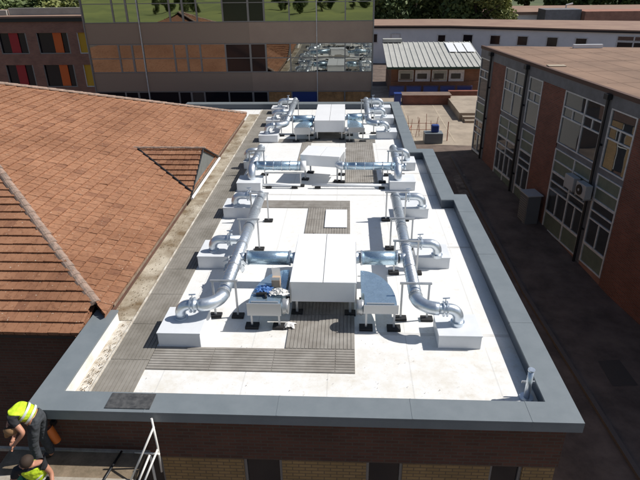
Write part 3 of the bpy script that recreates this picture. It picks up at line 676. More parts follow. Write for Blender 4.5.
for i in range(n+1):
    x = x0+.05+(x1-x0-.1)*i/n
    b.add([(x-.035, 50.88, 2.6), (x+.035, 50.88, 2.6), (x+.035, 59.1, 3.75), (x-.035, 59.1, 3.75), (x-.035, 50.88, 2.65), (x+.035, 50.88, 2.65), (x+.035, 59.1, 3.80), (x-.035, 59.1, 3.80)], [(4, 5, 6, 7), (0, 1, 5, 4), (0, 4, 7, 3), (1, 2, 6, 5)])
b.build('roof_rib', M['metalroof'], rf)
MB().box(x0, x1, 50.82, 50.895, 2.42, 2.60).build('gutter', M['dgreen'], pv)
b = MB()
for i in range(3):
    xx = 9.6+i*.85; b.add([(xx, 55.2, roofz(55.2)+.11), (xx+.75, 55.2, roofz(55.2)+.11), (xx+.75, 58.4, roofz(58.4)+.11), (xx, 58.4, roofz(58.4)+.11)], [(0, 1, 2, 3)])
b.build('rooflight', M['white'], rf)
MB().box(3.5, 5.4, 58.7, 59.5, 3.8, 4.1).build('ridge_cap', M['metalroof'], rf)

# ================================================================ LONG PALE BLUE BUILDING
lb = thing('long_pale_building', 'long pale blue rendered building with brown flat roof and a row of small windows', 'building', (18, 70, 0))
P = [Vector((-4, 71.0)), Vector((3.07, 70.6)), Vector((11.9, 69.8)), Vector((20.2, 66.6)), Vector((26.5, 63.9)), Vector((36, 60.2)), Vector((60, 51))]
back = [Vector((60, 66)), Vector((35, 73.5)), Vector((13.3, 79)), Vector((-4, 80))]
b = MB(); b.prism([tuple(p) for p in P+back], 4.22, 4.36); b.build('roof', M['felt2'], lb)
b = MB(); b.prism([tuple(p+Vector((.0, .25))) for p in P]+[tuple(p-Vector((0, .3))) for p in back], -.1, 4.215); b.build('wall', M['bluewall'], lb)
def lbp(x, z, o=0):
    for i in range(len(P)-1):
        if P[i].x <= x <= P[i+1].x:
            t_ = (x-P[i].x)/(P[i+1].x-P[i].x); p = P[i].lerp(P[i+1], t_); return Vector((p.x, p.y+.25-o, z))
b = MB()
for i in range(len(P)-1):
    d = (P[i+1]-P[i]); 
    b.prism([tuple(P[i]+Vector((0, -.02))), tuple(P[i+1]+Vector((0, -.02))), tuple(P[i+1]+Vector((0, .2))), tuple(P[i]+Vector((0, .2)))], 4.05, 4.215)
b.build('fascia', M['pipe'], lb)
def lwin(x, wd, z0, z1, fr=.09, pm='dglass', tr=()):
    f = MB(); T_ = lambda v: lbp(v.x, v.z, v.y)
    f.box(x-wd/2, x+wd/2, -.05, .08, z0, z0+fr, T=T_).box(x-wd/2, x+wd/2, -.05, .08, z1-fr, z1, T=T_).box(x-wd/2, x-wd/2+fr, -.05, .08, z0+fr, z1-fr, T=T_).box(x+wd/2-fr, x+wd/2, -.05, .08, z0+fr, z1-fr, T=T_)
    for q in tr: f.box(q-.06, q+.06, -.05, .075, z0+fr, z1-fr, T=T_)
    fo = f.build('window', M['wframe'], lb)
    MB().box(x-wd/2+fr, x+wd/2-fr, 0, .04, z0+fr, z1-fr, T=T_).build('pane', M[pm], fo)
for x, pm in ((3.0, 'black_glass'), (5.7, 'bluewall'), (14.0, 'black_glass'), (16.9, 'black_glass'), (19.7, 'black_glass'), (22.6, 'black_glass'), (25.3, 'black_glass')): lwin(x, 1.15, 2.35, 3.45, pm=pm)
lwin(11.1, 1.0, 1.3, 3.35, pm='black_glass')
lwin(34.0, 11.0, 1.3, 3.2, pm='black_glass', tr=(30, 31.5, 33, 34.5, 36, 37.5)); lwin(34.0, 11.0, 3.25, 3.75, fr=.06, pm='dglass', tr=(30, 31.5, 33, 34.5, 36, 37.5))
# further block behind
fb_ = thing('distant_flat_block', 'distant flat roofed pale block with dark plant room behind the long building', 'building', (28, 92, 0))
MB().box(18, 52, 90, 102, -.1, 4.0).build('wall', M['bluewall'], fb_)
MB().box(17.6, 52.4, 89.6, 104, 4.01, 4.4).build('roof', M['felt2'], fb_)
MB().box(28, 33, 86, 89.5, 3.2, 4.9).build('plant_room', M['greyf'], fb_)
MB().box(33.1, 56, 84.8, 89.4, 3.2, 4.7).build('brick_wing', M['brownbrick'], fb_)
MB().tube([(32.5, 91, 4.4), (32.5, 91, 5.2), (33.4, 91, 5.4)], .13, 8).build('flue', M['wframe'], fb_)

# ================================================================ TREES
def crown_mesh(seed, H, Rr, n, leaf, blobs=16):
    rr = random.Random(seed); bm_v = []; fs = []; vals = []
    cs = []
    for _ in range(blobs):
        a = rr.uniform(0, 6.28); h = rr.uniform(.28, 1.0); rad = Rr*math.sin(math.pi*min(1, max(.12, (h-.18)/.86)))**.6*rr.uniform(.2, .85)
        cs.append((Vector((math.cos(a)*rad, math.sin(a)*rad, h*H)), Rr*rr.uniform(.25, .45), rr.random()))
    for i in range(n):
        c, br, bv = cs[rr.randrange(len(cs))]
        d = Vector((rr.gauss(0, 1), rr.gauss(0, 1), rr.gauss(0, .8))).normalized()*br*(rr.random()**.35)
        p = c+d; s_ = leaf*rr.uniform(.5, 1.3)
        e1 = Vector((rr.gauss(0, 1), rr.gauss(0, 1), rr.gauss(0, .6))).normalized(); e2 = e1.cross(Vector((rr.gauss(0, 1), rr.gauss(0, 1), rr.gauss(0, 1)))).normalized()
        o = len(bm_v); bm_v += [p-e1*s_, p+e2*s_*.6, p+e1*s_, p-e2*s_*.6]; fs.append((o, o+1, o+2, o+3)); vals.append(min(1, max(0, bv*.7+rr.gauss(.15, .2))))
    me = bpy.data.meshes.new('crown'); me.from_pydata([tuple(v) for v in bm_v], [], fs)
    at = me.attributes.new('rnd', 'FLOAT', 'FACE'); at.data.foreach_set('value', vals)
    return me
def tree_proto(seed, H, Rr, n, leaf, lm):
    me = crown_mesh(seed, H, Rr, n, leaf); me.materials.append(M[lm])
    rr = random.Random(seed); b = MB(); b.tube([(0, 0, 0), (.1, 0, H*.3), (0, .15, H*.6), (.1, .1, H*.85)], [H*.035, H*.026, H*.017, H*.006], 8)
    for k in range(7):
        a = k*.9+rr.random(); z = H*(.25+.07*k); b.tube([(0, 0, z), (math.cos(a)*Rr*.35, math.sin(a)*Rr*.35, z+H*.1), (math.cos(a)*Rr*.7, math.sin(a)*Rr*.7, z+H*.2)], [H*.014, H*.009, H*.003], 6)
    tm = b
    return me, tm
PT = {}
def tree(kind, x, y, z, s, label, group):
    if kind not in PT:
        sd_, H, Rr, n, lf, lm = {'big': (1, 12, 5.2, 7000, .34, 'leafA'), 'dark': (2, 12, 5.0, 7000, .34, 'leafB'), 'light': (3, 10, 4.6, 6500, .28, 'leafC'), 'tall': (4, 14, 4.6, 7000, .34, 'leafA')}[kind]
        me, tb = tree_proto(sd_, H, Rr, n, lf, lm); root = thing('tree', label, 'tree', (x, y, z), group, local=True)
        co = bpy.data.objects.new('crown', me); COL.objects.link(co); co.parent = root
        tb.build('trunk', M['bark'], root, smooth=True)
        PT[kind] = root; o = root
    else:
        o = copy_tree(PT[kind]); o['label'] = label; o['group'] = group
    o.location = (x, y, z); o.scale = (s, s, s*rnd.uniform(.9, 1.1)); o.rotation_euler.z = rnd.uniform(0, 6.28)
for i, (k, x, y, s) in enumerate((('light', -44, 66, .9), ('big', -37, 68, .9), ('light', -31, 65, .8), ('big', -25, 70, 1.0), ('light', -20, 66, .85), ('dark', -41, 76, 1.1), ('dark', -28, 78, 1.1), ('big', -47, 76, 1.2))):
    tree(k, x, y, 0, s, 'yellowish green tree behind the brown brick block at far left', 'trees behind the brown brick block')
for i, (k, x, y, s) in enumerate((('dark', 2, 92, 1.1), ('big', 6, 88, .95), ('dark', 10, 91, 1.1), ('dark', 14, 88, 1.0), ('big', 18, 86, .95), ('light', 20, 85, .75), ('dark', -2, 90, 1.1), ('big', 0, 100, 1.3), ('dark', 8, 102, 1.3), ('dark', 16, 101, 1.3))):
    tree(k, x, y, 0, s, 'leafy tree behind the long pale blue building' if k != 'light' else 'lighter green tree standing at the end of the dark trees behind the long building', 'trees behind the long pale building')
for i in range(24):
    x = -8 + i*4.2+rnd.uniform(-1.5, 1.5); y = 118+rnd.uniform(-8, 14)
    tree(('dark', 'big', 'tall', 'big')[i % 4] if i % 7 else 'light', x, y, 0, rnd.uniform(.95, 1.3), 'tree in the wood beyond the distant flat block', 'trees on the skyline')
# hedge trees beyond the field behind the viewpoint (seen mirrored in the glass)
for i in range(20):
    x = -62+i*4.4+rnd.uniform(-2, 2); tree(('dark', 'big')[i % 2], x, -116+rnd.uniform(-16, 8), -1.6, rnd.uniform(.28, .5), 'field tree mirrored in the upper row of the glass fronted building', 'trees mirrored in the glass')

# ================================================================ DUCTWORK
def plinth(x0, x1, y0, y1, z1, label):
    t = thing('duct_plinth', label, 'plinth box', ((x0+x1)/2, (y0+y1)/2, RZ), 'white plinth boxes under the duct ends')
    MB().box(x0, x1, y0, y1, RZ+.001, z1-.03).build('body', M['plinth'], t, bevel=.012)
    MB().box(x0-.012, x1+.012, y0-.012, y1+.012, z1-.029, z1).build('lid', M['plinth'], t, bevel=.008)
    return t
DZ = 4.38; DR = .135
def ring(b, p, d, r, w=.04): 
    p = Vector(p); d = Vector(d).normalized(); b.tube([p-d*w/2, p+d*w/2], r, 20)
def duct_run(label, tx, y0, y1, sgn, branches, endturn, far_turn, r=DR, tees=(), z=DZ):
    """sgn: direction (+1 right / -1 left) of the plinths; trunk along Y from y1 (far) to y0 (near) at x=tx"""
    t = thing('duct_run', label, 'duct', (tx, y0, RZ), 'spiral duct runs on the roof')
    MB().tube([(tx, y, z) for y in (y0+.42, y1)], r, 24).build('trunk', M['galv'], t, smooth=True)
    # near elbow turning outward
    a = arc((tx+sgn*.42, y0+.42, z), .42, math.pi if sgn > 0 else 0, math.pi*1.5 if sgn > 0 else -math.pi/2, (1, 0, 0), (0, 1, 0), 8)
    MB().tube(a, r, 24).build('elbow', M['galv'], t, smooth=True)
    b = MB()
    n = int((y1-y0)/1.1)
    for k in range(n+1): ring(b, (tx, y0+.45+k*(y1-y0-.5)/max(n, 1), z), (0, 1, 0), r+.012, .035)
    k = 0
    yy = y0+.5
    while yy < y1:       # spiral seams
        ring(b, (tx, yy, z), (0, 1, 0), r+.0035, .012); yy += .14
    b.build('clamp', M['strut'], t, smooth=False)
    def goose(y, xs, name='outlet_bend', back=0.):
        ro = r*.82; x1_ = tx+sgn*.78
        p = [Vector((xs, y, z)), Vector((x1_-sgn*.17, y, z))]
        p += arc((x1_-sgn*.17, y, z-.20), .20, math.pi/2, 0, (sgn, 0, 0), (0, 0, 1), 8)[1:]
        p += [Vector((x1_+sgn*.03, y, 4.02))]
        g = MB().tube(p, ro, 20).build(name, M['galv'], t, smooth=True)
        b = MB(); xm = tx+sgn*(.33 if abs(xs-tx) < .3 else .5)
        ring(b, (xm, y, z), (1, 0, 0), ro+.05, .025); ring(b, (xm+sgn*.07, y, z), (1, 0, 0), ro+.05, .025)
        b.tube([(xm+sgn*.03, y, z+ro), (xm+sgn*.03, y, z+ro+.13)], .012, 6); b.tube([(xm+sgn*.03-.06, y, z+ro+.13), (xm+sgn*.03+.08, y, z+ro+.14)], .014, 6)
        b.build('damper', M['galv'], g)
        b = MB(); b.tube([(x1_+sgn*.03, y, 4.02), (x1_+sgn*.03, y, 4.09)], ro+.03, 20); b.build('collar', M['galv'], g)
    goose(y0, tx+sgn*.42)
    for y in branches: goose(y, tx)
    if far_turn: goose(y1-.02, tx, back=0)
    MB().tube([(tx, y1-.001, z), (tx, y1+.03, z)], r+.01, 24).build('end_cap', M['galv'], t)
    for (y, xa) in tees:     # silencer to the AHU
        s2 = 1 if xa > tx else -1
        MB().tube([(tx, y, z), (tx+s2*.24, y, z)], r*.9, 20).build('tee', M['galv'], t, smooth=True)
        si = MB().tube([(tx+s2*.24, y, z), (xa-s2*.10, y, z)], .165, 24).build('silencer', M['galv2'], t, smooth=True)
        b = MB(); ring(b, (tx+s2*.26, y, z), (1, 0, 0), .182, .04); ring(b, (xa-s2*.12, y, z), (1, 0, 0), .182, .04); b.tube([(xa-s2*.10, y, z), (xa, y, z)], [.12, .15], 20)
        b.build('collar', M['galv'], si)
    return t
def stand(xl, xr, y, ztop, label, grp='goalpost stands holding the ducts'):
    t = thing('duct_stand', label, 'duct stand', ((xl+xr)/2, y, RZ), grp)
    for x in (xl, xr):
        lg = MB().box(x-.02, x+.02, y-.02, y+.02, RZ+.061, ztop).build('leg', M['strut'], t)
        MB().box(x-.13, x+.13, y-.09, y+.09, RZ+.002, RZ+.06).build('foot_pad', M['black'], t, bevel=.01)
    MB().box(xl-.05, xr+.05, y-.021, y+.021, ztop+.001, ztop+.042).build('crossbar', M['strut'], t)
    return t
def ahu(x0, x1, y0, y1, z0, z1, label, rot=0.):
    t = thing('air_handling_unit', label, 'air handling unit', ((x0+x1)/2, (y0+y1)/2, RZ), 'white air handling units', local=True)
    hx, hy = (x1-x0)/2, (y1-y0)/2; a = z0-RZ; c = z1-RZ
    MB().box(-hx, hx, -hy, hy, a, c-.03).build('casing', M['white'], t, bevel=.01)
    MB().box(-hx-.02, -.006, -hy-.02, hy+.02, c-.029, c).build('lid', M['white'], t, bevel=.006)
    MB().box(.006, hx+.02, -hy-.02, hy+.02, c-.029, c).build('lid', M['white'], t, bevel=.006)
    MB().box(-.006, .006, -hy, hy, c-.03, c-.012).build('seam', M['mat_dark'], t)
    for sx in (-1, 1):
        MB().box(sx*hx+(.004 if sx > 0 else -.034), sx*hx+(.034 if sx > 0 else -.004), -hy+.05, hy-.3, a-.06, c-.06).build('side_flange', M['strut'], t)
        for yy in (-hy+.15, hy-.2):
            l = MB().box(sx*(hx-.1)-.025, sx*(hx-.1)+.025, yy-.025, yy+.025, .061, a).build('leg', M['strut'], t)
            MB().box(sx*(hx-.1)-.12, sx*(hx-.1)+.12, yy-.09, yy+.09, .002, .06).build('foot_pad', M['black'], t)
    t.rotation_euler.z = rot
    return t
def flat_bend(xi, sgn, yf, label, z0=.36):
    """quarter-round rectangular duct; xi inner side x, turning towards the camera"""
    t = thing('flat_duct_bend', label, 'duct bend', (xi, yf, RZ), 'flat quarter round duct bends', local=True)
    W = .72; D = 1.45; z1 = .62
    pts = [(sgn*.06, 0)] + [(sgn*W, 0), (sgn*W, .16)]
    for k in range(1, 13):
        a = k/12*math.pi/2; pts.append((sgn*(W*math.cos(a)*1.0 if k < 12 else 0), .16+(D-.16)*math.sin(a)))
    pts.append((0, .5)); pts.append((sgn*.06, .45))
    MB().prism(pts, z0, z1).build('duct_body', M['galv2'], t)
    MB().box(min(sgn*.04, sgn*(W+.03)), max(sgn*.04, sgn*(W+.03)), -.03, .0-.001, z0-.015, z1+.015).build('end_plate', M['strut'], t)
    MB().box(min(sgn*.1, sgn*(W-.05)), max(sgn*.1, sgn*(W-.05)), .03, .07, z1+.001, z1+.025).build('top_rail', M['strut'], t)
    MB().tube([(-sgn*.10, .16, z1-.15), (-sgn*.05, .16, z1-.15), (-sgn*.0, .16, z1-.15), (sgn*.05, .16, z1-.15)], [.17, .15, .17, .15], 20).build('flexible_connector', M['strut'], t, smooth=True)
    for x, y in ((sgn*.10, .06), (sgn*(W-.04), .06), (sgn*.12, 1.1)):
        lg = MB().box(x-.02, x+.02, y-.02, y+.02, .061, z0-.001).build('leg', M['strut'], t)
        MB().box(x-.14, x+.14, y-.1, y+.1, .002, .06).build('foot_pad', M['black'], t)
    return t
# ---- near set (A)
ahu(-1.16, .20, 10.0, 12.32, 4.10, 4.60, 'largest white air handling unit nearest the front coping')
duct_run('thick silver duct run left of the nearest air handling unit', -2.58, 9.38, 15.45, -1, [12.42], 1, True, tees=((11.45, -1.2),))
duct_run('thick silver duct run right of the nearest air handling unit, facing the right parapet', 1.45, 9.38, 15.45, 1, [12.30], 1, True, tees=((11.50, .24),))
for x0, y, lab in ((-3.74, 8.85, 'white plinth box left of the ribbed front walkway, nearest the front coping'), (-3.74, 12.1, 'second white plinth box from the front along the long walkway mat'), (-3.74, 15.25, 'third white plinth box from the front along the long walkway mat')):
    plinth(x0, x0+.86, y, y+.92 if y < 15 else y+.75, 4.06, lab)
for x0, y, lab in ((1.84, 8.98, 'white plinth box nearest the corner post on the right'), (1.75, 12.24, 'second plinth box from the front beside the right parapet'), (1.62, 15.36, 'third plinth box from the front beside the right parapet')):
    plinth(x0, x0+.84, y, y+.75, 4.02, lab)
for y, lab in ((9.98, 'goalpost duct stand nearest the front on the left duct run'), (13.18, 'second goalpost stand on the near left duct run'), (15.06, 'far goalpost stand on the near left duct run')): stand(-2.83, -2.34, y, 4.58, lab)
for y, lab in ((9.98, 'goalpost duct stand nearest the front on the right duct run'), (11.98, 'second goalpost stand on the near right duct run, by the silencer'), (13.31, 'third goalpost stand on the near right duct run'), (15.2, 'far goalpost stand on the near right duct run')): stand(1.18, 1.74, y, 4.58, lab)
flat_bend(.33, 1, 9.55, 'flat quarter round sheet metal bend right of the nearest air handling unit', .45)
flat_bend(-1.29, -1, 9.55, 'flat quarter round sheet metal bend with tools on it left of the nearest unit')
# things left on the left bend
t = thing('cloth_bundle', 'crumpled blue cloth lying on the left flat duct bend', 'cloth', (-1.75, 10.1, 4.32))
def crumple(cx, cy, cz, rx, ry, rz, m, name, par, seed, n=12):
    rr = random.Random(seed); b = MB(); vs = []; fs = []
    for i in range(n+1):
        for j in range(n+1):
            u, v = i/n*2-1, j/n*2-1; e = max(0, 1-(u*u+v*v)*.5)
            vs.append((cx+u*rx*(1+.15*rr.gauss(0, 1)), cy+v*ry*(1+.15*rr.gauss(0, 1)), cz+rz*e*(.55+.45*rr.random())))
    for i in range(n):
        for j in range(n): a = i*(n+1)+j; fs.append((a, a+1, a+n+2, a+n+1))
    o = len(vs); b.add(vs, fs); return b.build(name, M[m], par)
crumple(-1.74, 10.05, 4.33, .17, .16, .12, 'bluebag', 'cloth', t, 2)
t = thing('white_jacket', 'white sheet of packaging lying by the blue cloth on the left flat bend', 'packaging', (-1.4, 9.95, 4.33)); crumple(-1.40, 9.92, 4.34, .18, .11, .14, 'wtowel', 'sheet', t, 4)
t = thing('cardboard_box', 'small opened cardboard box standing on the left flat duct bend', 'box', (-1.5, 10.3, 4.33))
b = MB().box(-1.60, -1.42, 10.2, 10.4, 4.322, 4.50); b.build('carton', M['card'], t)
b = MB(); b.add([(-1.60, 10.2, 4.502), (-1.42, 10.2, 4.502), (-1.40, 10.12, 4.62), (-1.62, 10.12, 4.62)], [(0, 1, 2, 3)]); b.build('flap', M['wtowel'], t); b = MB(); b.add([(-1.60, 10.4, 4.502), (-1.42, 10.4, 4.502), (-1.44, 10.46, 4.66), (-1.63, 10.47, 4.66)], [(0, 1, 2, 3)]); b.build('flap', M['wtowel'], t)
t = thing('power_tool', 'dark cordless hand tool lying on the left flat duct bend', 'tool', (-1.7, 9.85, 4.33))
b = MB(); b.tube([(-1.88, 9.85, 4.37), (-1.66, 9.86, 4.38)], .035, 8); b.tube([(-1.70, 9.86, 4.37), (-1.66, 9.74, 4.35)], .025, 8); b.build('body', M['black'], t)
b = MB(); b.tube([(-1.98, 9.9, 4.36), (-1.86, 9.85, 4.37)], .014, 6); b.build('bit', M['strut'], t)
t = thing('plastic_wrap', 'torn clear plastic wrap hanging on the left duct tee', 'plastic wrap', (-2.6, 11.4, 4.3)); 
crumple(-2.60, 11.30, 4.20, .24, .26, .34, 'clear', 'sheet', t, 9, 14)
t = thing('rubbish', 'crumpled white litter beside the left front foot of the nearest unit', 'litter', (-1.25, 9.6, RZ)); crumple(-1.17, 9.62, RZ+.035, .11, .10, .10, 'wtowel', 'litter', t, 21, 6)
# conduit pieces
b = MB().tube([(-.95, 13.3, 3.73), (-.8, 13.05, 3.80), (-.55, 12.9, 3.76), (-.35, 12.9, 3.74)], .012, 6)
b = MB(); b.tube([(-.93, 14.15, RZ+.05), (-.86, 13.8, RZ+.05), (-.6, 13.72, RZ+.05), (-.35, 13.74, RZ+.05)], .014, 6)
tag(b.build('loose_cable', M['pipe'], smooth=True), 'short black cable curling out from behind the nearest unit', 'cable')
# corner post
t = thing('vent_pipe', 'short silver pipe standing in the near right corner of the roof', 'vent pipe', (3.18, 7.6, RZ))
MB().tube([(3.18, 7.62, RZ), (3.18, 7.62, 4.30)], .05, 16).build('pipe', M['galv'], t, smooth=True)
MB().tube([(3.18, 7.62, RZ+.002), (3.18, 7.62, RZ+.03)], .12, 16).build('flange', M['galv'], t)
MB().tube([(3.18, 7.62, 4.301), (3.18, 7.62, 4.33)], .06, 16).build('cap', M['galv'], t, smooth=True)
b = MB().box(3.08, 3.3, 7.675, 7.70, 3.98, 4.02); b.build('bracket', M['strut'], t)

# ---- middle set (B)
Bq = ahu(-1.52, -.15, 18.45, 19.55, 4.28, 4.68, 'tilted white air handling unit in the middle of the roof', R(-11))
def mid_trunk(tx, sgn, lab, y0=17.9):
    t = thing('duct_run', lab, 'duct', (tx, y0, RZ), 'spiral duct runs on the roof')
    MB().tube([(tx, y0+.3, DZ), (tx, 20.3, DZ)], DR, 20).build('trunk', M['galv'], t, smooth=True)
    p = arc((tx, y0+.3, DZ-.3), .3, math.pi/2, 0, (0, -1, 0), (0, 0, 1), 8); p = [Vector(v) for v in p]+[Vector((tx, y0, 4.0))]
    MB().tube(p, DR, 20).build('down_elbow', M['galv'], t, smooth=True)
    b = MB(); 
    for y in (18.5, 18.9, 19.5, 20.2): ring(b, (tx, y, DZ), (0, 1, 0), DR+.012)
    b.build('clamp', M['strut'], t)
    p = [Vector((tx, 20.0, DZ)), Vector((tx-sgn*0+sgn*.3, 20.0, DZ))] + arc((tx+sgn*.3, 20.0, DZ-.2), .2, math.pi/2, 0, (sgn, 0, 0), (0, 0, 1), 6)[1:] + [Vector((tx+sgn*.5, 20.0, 3.98))]
    MB().tube(p, DR*.85, 16).build('outlet_bend', M['galv'], t, smooth=True)
    MB().tube([(tx, 20.3, DZ), (tx, 20.34, DZ)], DR+.015, 20).build('end_cap', M['galv'], t)
    return t
mt = mid_trunk(-3.28, 1 if False else -1, 'silver duct run at the left end of the middle ductwork')
mt2 = mid_trunk(1.74, 1, 'silver duct run at the right end of the middle ductwork')
for t_, xa, xb, r_ in ((mt, -3.2, -1.6, .16), (mt2, -.1, 1.62, .13)):
    s_ = MB().tube([(xa, 18.25, DZ), (xb, 18.25, DZ)], r_, 24).build('silencer', M['galv2'], t_, smooth=True)
    for q in range(6):
        b = MB(); ring(b, (xa+.08+q*(xb-xa-.16)/5, 18.25, DZ), (1, 0, 0), r_+.012, .03); b.build('collar', M['galv'], s_)
b = MB(); p = [Vector((-.1, 18.25, DZ))] + arc((-.1, 18.45, DZ), .2, -math.pi/2, -math.pi, (1, 0, 0), (0, 1, 0), 6)[1:] + [Vector((-.3, 18.7, DZ))]
b.tube(p, .14, 16).build('elbow', M['galv'], mt2, smooth=True)
b = MB(); b.tube([(-1.6, 18.25, DZ), (-1.42, 18.25, DZ)], .17, 20); b.build('elbow', M['white'], mt, smooth=True)
b = MB(); ring(b, (2.0, 18.25, DZ), (1, 0, 0), .12, .05); b.tube([(1.74, 18.25, DZ), (2.0, 18.25, DZ)], .08, 12); b.build('tee', M['galv'], mt2, smooth=True)
for x, y, l in ((-3.74, 17.5, 'plinth box under the left end of the middle ductwork'), (-4.0+.1, 19.8, 'small plinth box behind the left middle duct end')): plinth(x, x+.82, y, y+.75, 4.02, l)
for x, y, l in ((1.46, 17.68, 'plinth box under the right end of the middle ductwork'), (1.95, 19.75, 'small plinth box behind the right middle duct end')): plinth(x, x+(.86 if y < 19 else .6), y, y+.75, 4.02, l)
for xl, xr, y, l in ((-2.80, -1.60, 18.05, 'wide duct stand under the left silencer of the middle ductwork'), (-.2, 1.25, 18.45, 'wide duct stand under the right silencer of the middle ductwork')): stand(xl, xr, y, 4.17, l)
stand(1.48, 1.98, 19.2, 4.6, 'goalpost stand over the right middle duct run'); stand(-3.55, -3.02, 19.2, 4.6, 'goalpost stand over the left middle duct run')
for x0, x1, lab in ((-2.9, -1.6, 'low white condensate pipe on the roof left of the middle unit'), (-1.2, 1.4, 'low white condensate pipe on the roof right of the middle unit')):
    t = thing('condensate_pipe', lab, 'pipe', (x0, 17.85, RZ), 'low white pipes by the middle unit')
    MB().tube([(x0, 17.85, RZ+.12), (x1, 17.85, RZ+.12)], .045, 10).build('pipe', M['plinth'], t, smooth=True)
    b = MB(); 
    for x in (x0+.2, x1-.2): b.box(x-.1, x+.1, 17.78, 17.92, RZ+.002, RZ+.07)
    b.build('support_block', M['black'], t)
# ---- far set (C)
ahu(-1.42, -.14, 23.75, 26.9, 4.08, 4.60, 'farthest white air handling unit near the mirror glass building')
duct_run('silver duct run left of the farthest air handling unit', -2.72, 23.75, 28.9, -1, [26.35], 1, True, tees=((24.9, -1.45),))
duct_run('silver duct run right of the farthest air handling unit', .95, 24.1, 28.9, 1, [26.75], 1, True, tees=((25.2, -.1),))
for x, y, l in ((-3.86, 23.4, 'nearest plinth box of the far left duct run'), (-3.9, 26.05, 'middle plinth box of the far left duct run'), (-3.95, 28.6, 'farthest plinth box of the far left duct run')): plinth(x, x+.84, y, y+.7, 4.03, l)
for x, y, l in ((1.3, 23.98, 'nearest plinth box of the far right duct run'), (1.35, 26.5, 'middle plinth box of the far right duct run'), (1.35, 28.7, 'farthest plinth box of the far right duct run')): plinth(x, x+.88, y, y+.7, 4.03, l)
flat_bend(0.0, 1, 23.5, 'flat quarter round bend right of the farthest air handling unit', .45); flat_bend(-1.56, -1, 23.5, 'flat quarter round bend left of the farthest air handling unit')
for y, l in ((24.5, 'nearest goalpost stand on the far left duct run'), (27.6, 'farther goalpost stand on the far left duct run')): stand(-2.98, -2.46, y, 4.6, l)
for y, l in ((24.9, 'nearest goalpost stand on the far right duct run'), (27.8, 'farther goalpost stand on the far right duct run')): stand(.70, 1.2, y, 4.6, l)

# ================================================================ SCAFFOLD with workers
sc = thing('scaffold', 'scaffold platform of boards with white guard poles at the near left corner', 'scaffold', (-4.6, 6.3, -1.1))
MB().box(-5.9, -3.46, 6.30, 6.84, 2.90, 2.94).build('deck_board', M['wood'], sc)
MB().box(-6.4, -3.40, 6.845, 6.90, 2.90, 2.965).build('edge_board', M['plank'], sc)
MB().box(-6.4, -3.44, 5.6, 6.295, 2.90, 2.955).build('deck_board', M['plank'], sc)
for x, y in ((-3.38, 6.83), (-6.2, 6.83), (-6.2, 5.7), (-3.38, 5.7)): MB().tube([(x, y, -1.1), (x, y, 2.9)], .024, 8).build('standard', M['pole'], sc)
for p in (((-3.12, 6.62, 3.80), (-3.51, 6.26, 2.97)), ((-3.15, 6.66, 3.94), (-3.11, 6.60, 3.37), (-3.10, 6.55, 2.85)), ((-3.24, 6.53, 3.26), (-3.36, 6.12, 3.0)), ((-3.10, 6.56, 3.36), (-3.24, 6.08, 3.06)), ((-3.62, 6.79, 3.02), (-3.07, 6.52, 3.30))):
    MB().tube(p, .018, 10).build('guard_pole', M['pole'], sc, smooth=True)
b = MB().tube([(-3.88, 6.84, 2.985), (-3.98, 6.0, 2.985)], .02, 8)  # solid black tube added in place of a scaffold pole's cast shadow
tag(b.build('pole_shadow_strip', M['pipe'], smooth=True), 'black rod standing in for a pole shadow across the scaffold boards', 'bar')
t = thing('pipe_socket', 'orange plastic pipe socket fixed to the wall below the coping', 'pipe', (-5.0, 6.85, 3.2))
b = MB(); b.tube([(-5.06, 6.80, 3.52), (-5.05, 6.80, 3.50), (-4.98, 6.83, 3.2)], [.085, .085, .07], 16, cap=False); b.tube([(-5.05, 6.80, 3.51), (-4.975, 6.83, 3.22)], [.072, .06], 16); b.build('socket', M['pot'], t, smooth=True)
b = MB(); b.tube([(-5.06, 6.80, 3.515), (-5.058, 6.80, 3.51)], .07, 16); b.build('mouth', M['rust'], t)
b = MB().box(-5.04, -4.96, 6.86, 6.945, 3.52, 3.6); b.build('bracket', M['pipe'], t)

def skin_mesh(name, V, E_, rad, m, parent, root=0, sub=2):
    me = bpy.data.meshes.new(name); me.from_pydata(V, E_, []); o = bpy.data.objects.new('tmp', me); COL.objects.link(o)
    sk = o.modifiers.new('s', 'SKIN'); sk.use_smooth_shade = True
    for i, r_ in enumerate(rad):
        d = me.skin_vertices[0].data[i]; d.radius = (r_, r_) if not isinstance(r_, tuple) else r_; d.use_root = (i == root)
    ss = o.modifiers.new('u', 'SUBSURF'); ss.levels = sub; ss.render_levels = sub
    dg = bpy.context.evaluated_depsgraph_get(); dg.update(); nm = bpy.data.meshes.new_from_object(o.evaluated_get(dg))
    bpy.data.objects.remove(o); nm.name = name; nm.materials.clear(); nm.materials.append(M[m] if isinstance(m, str) else m)
    for p in nm.polygons: p.use_smooth = True
    ob = bpy.data.objects.new(name, nm); COL.objects.link(ob); ob.parent = parent
    if parent is not None: ob.location = -Vector(parent.location)
    return ob

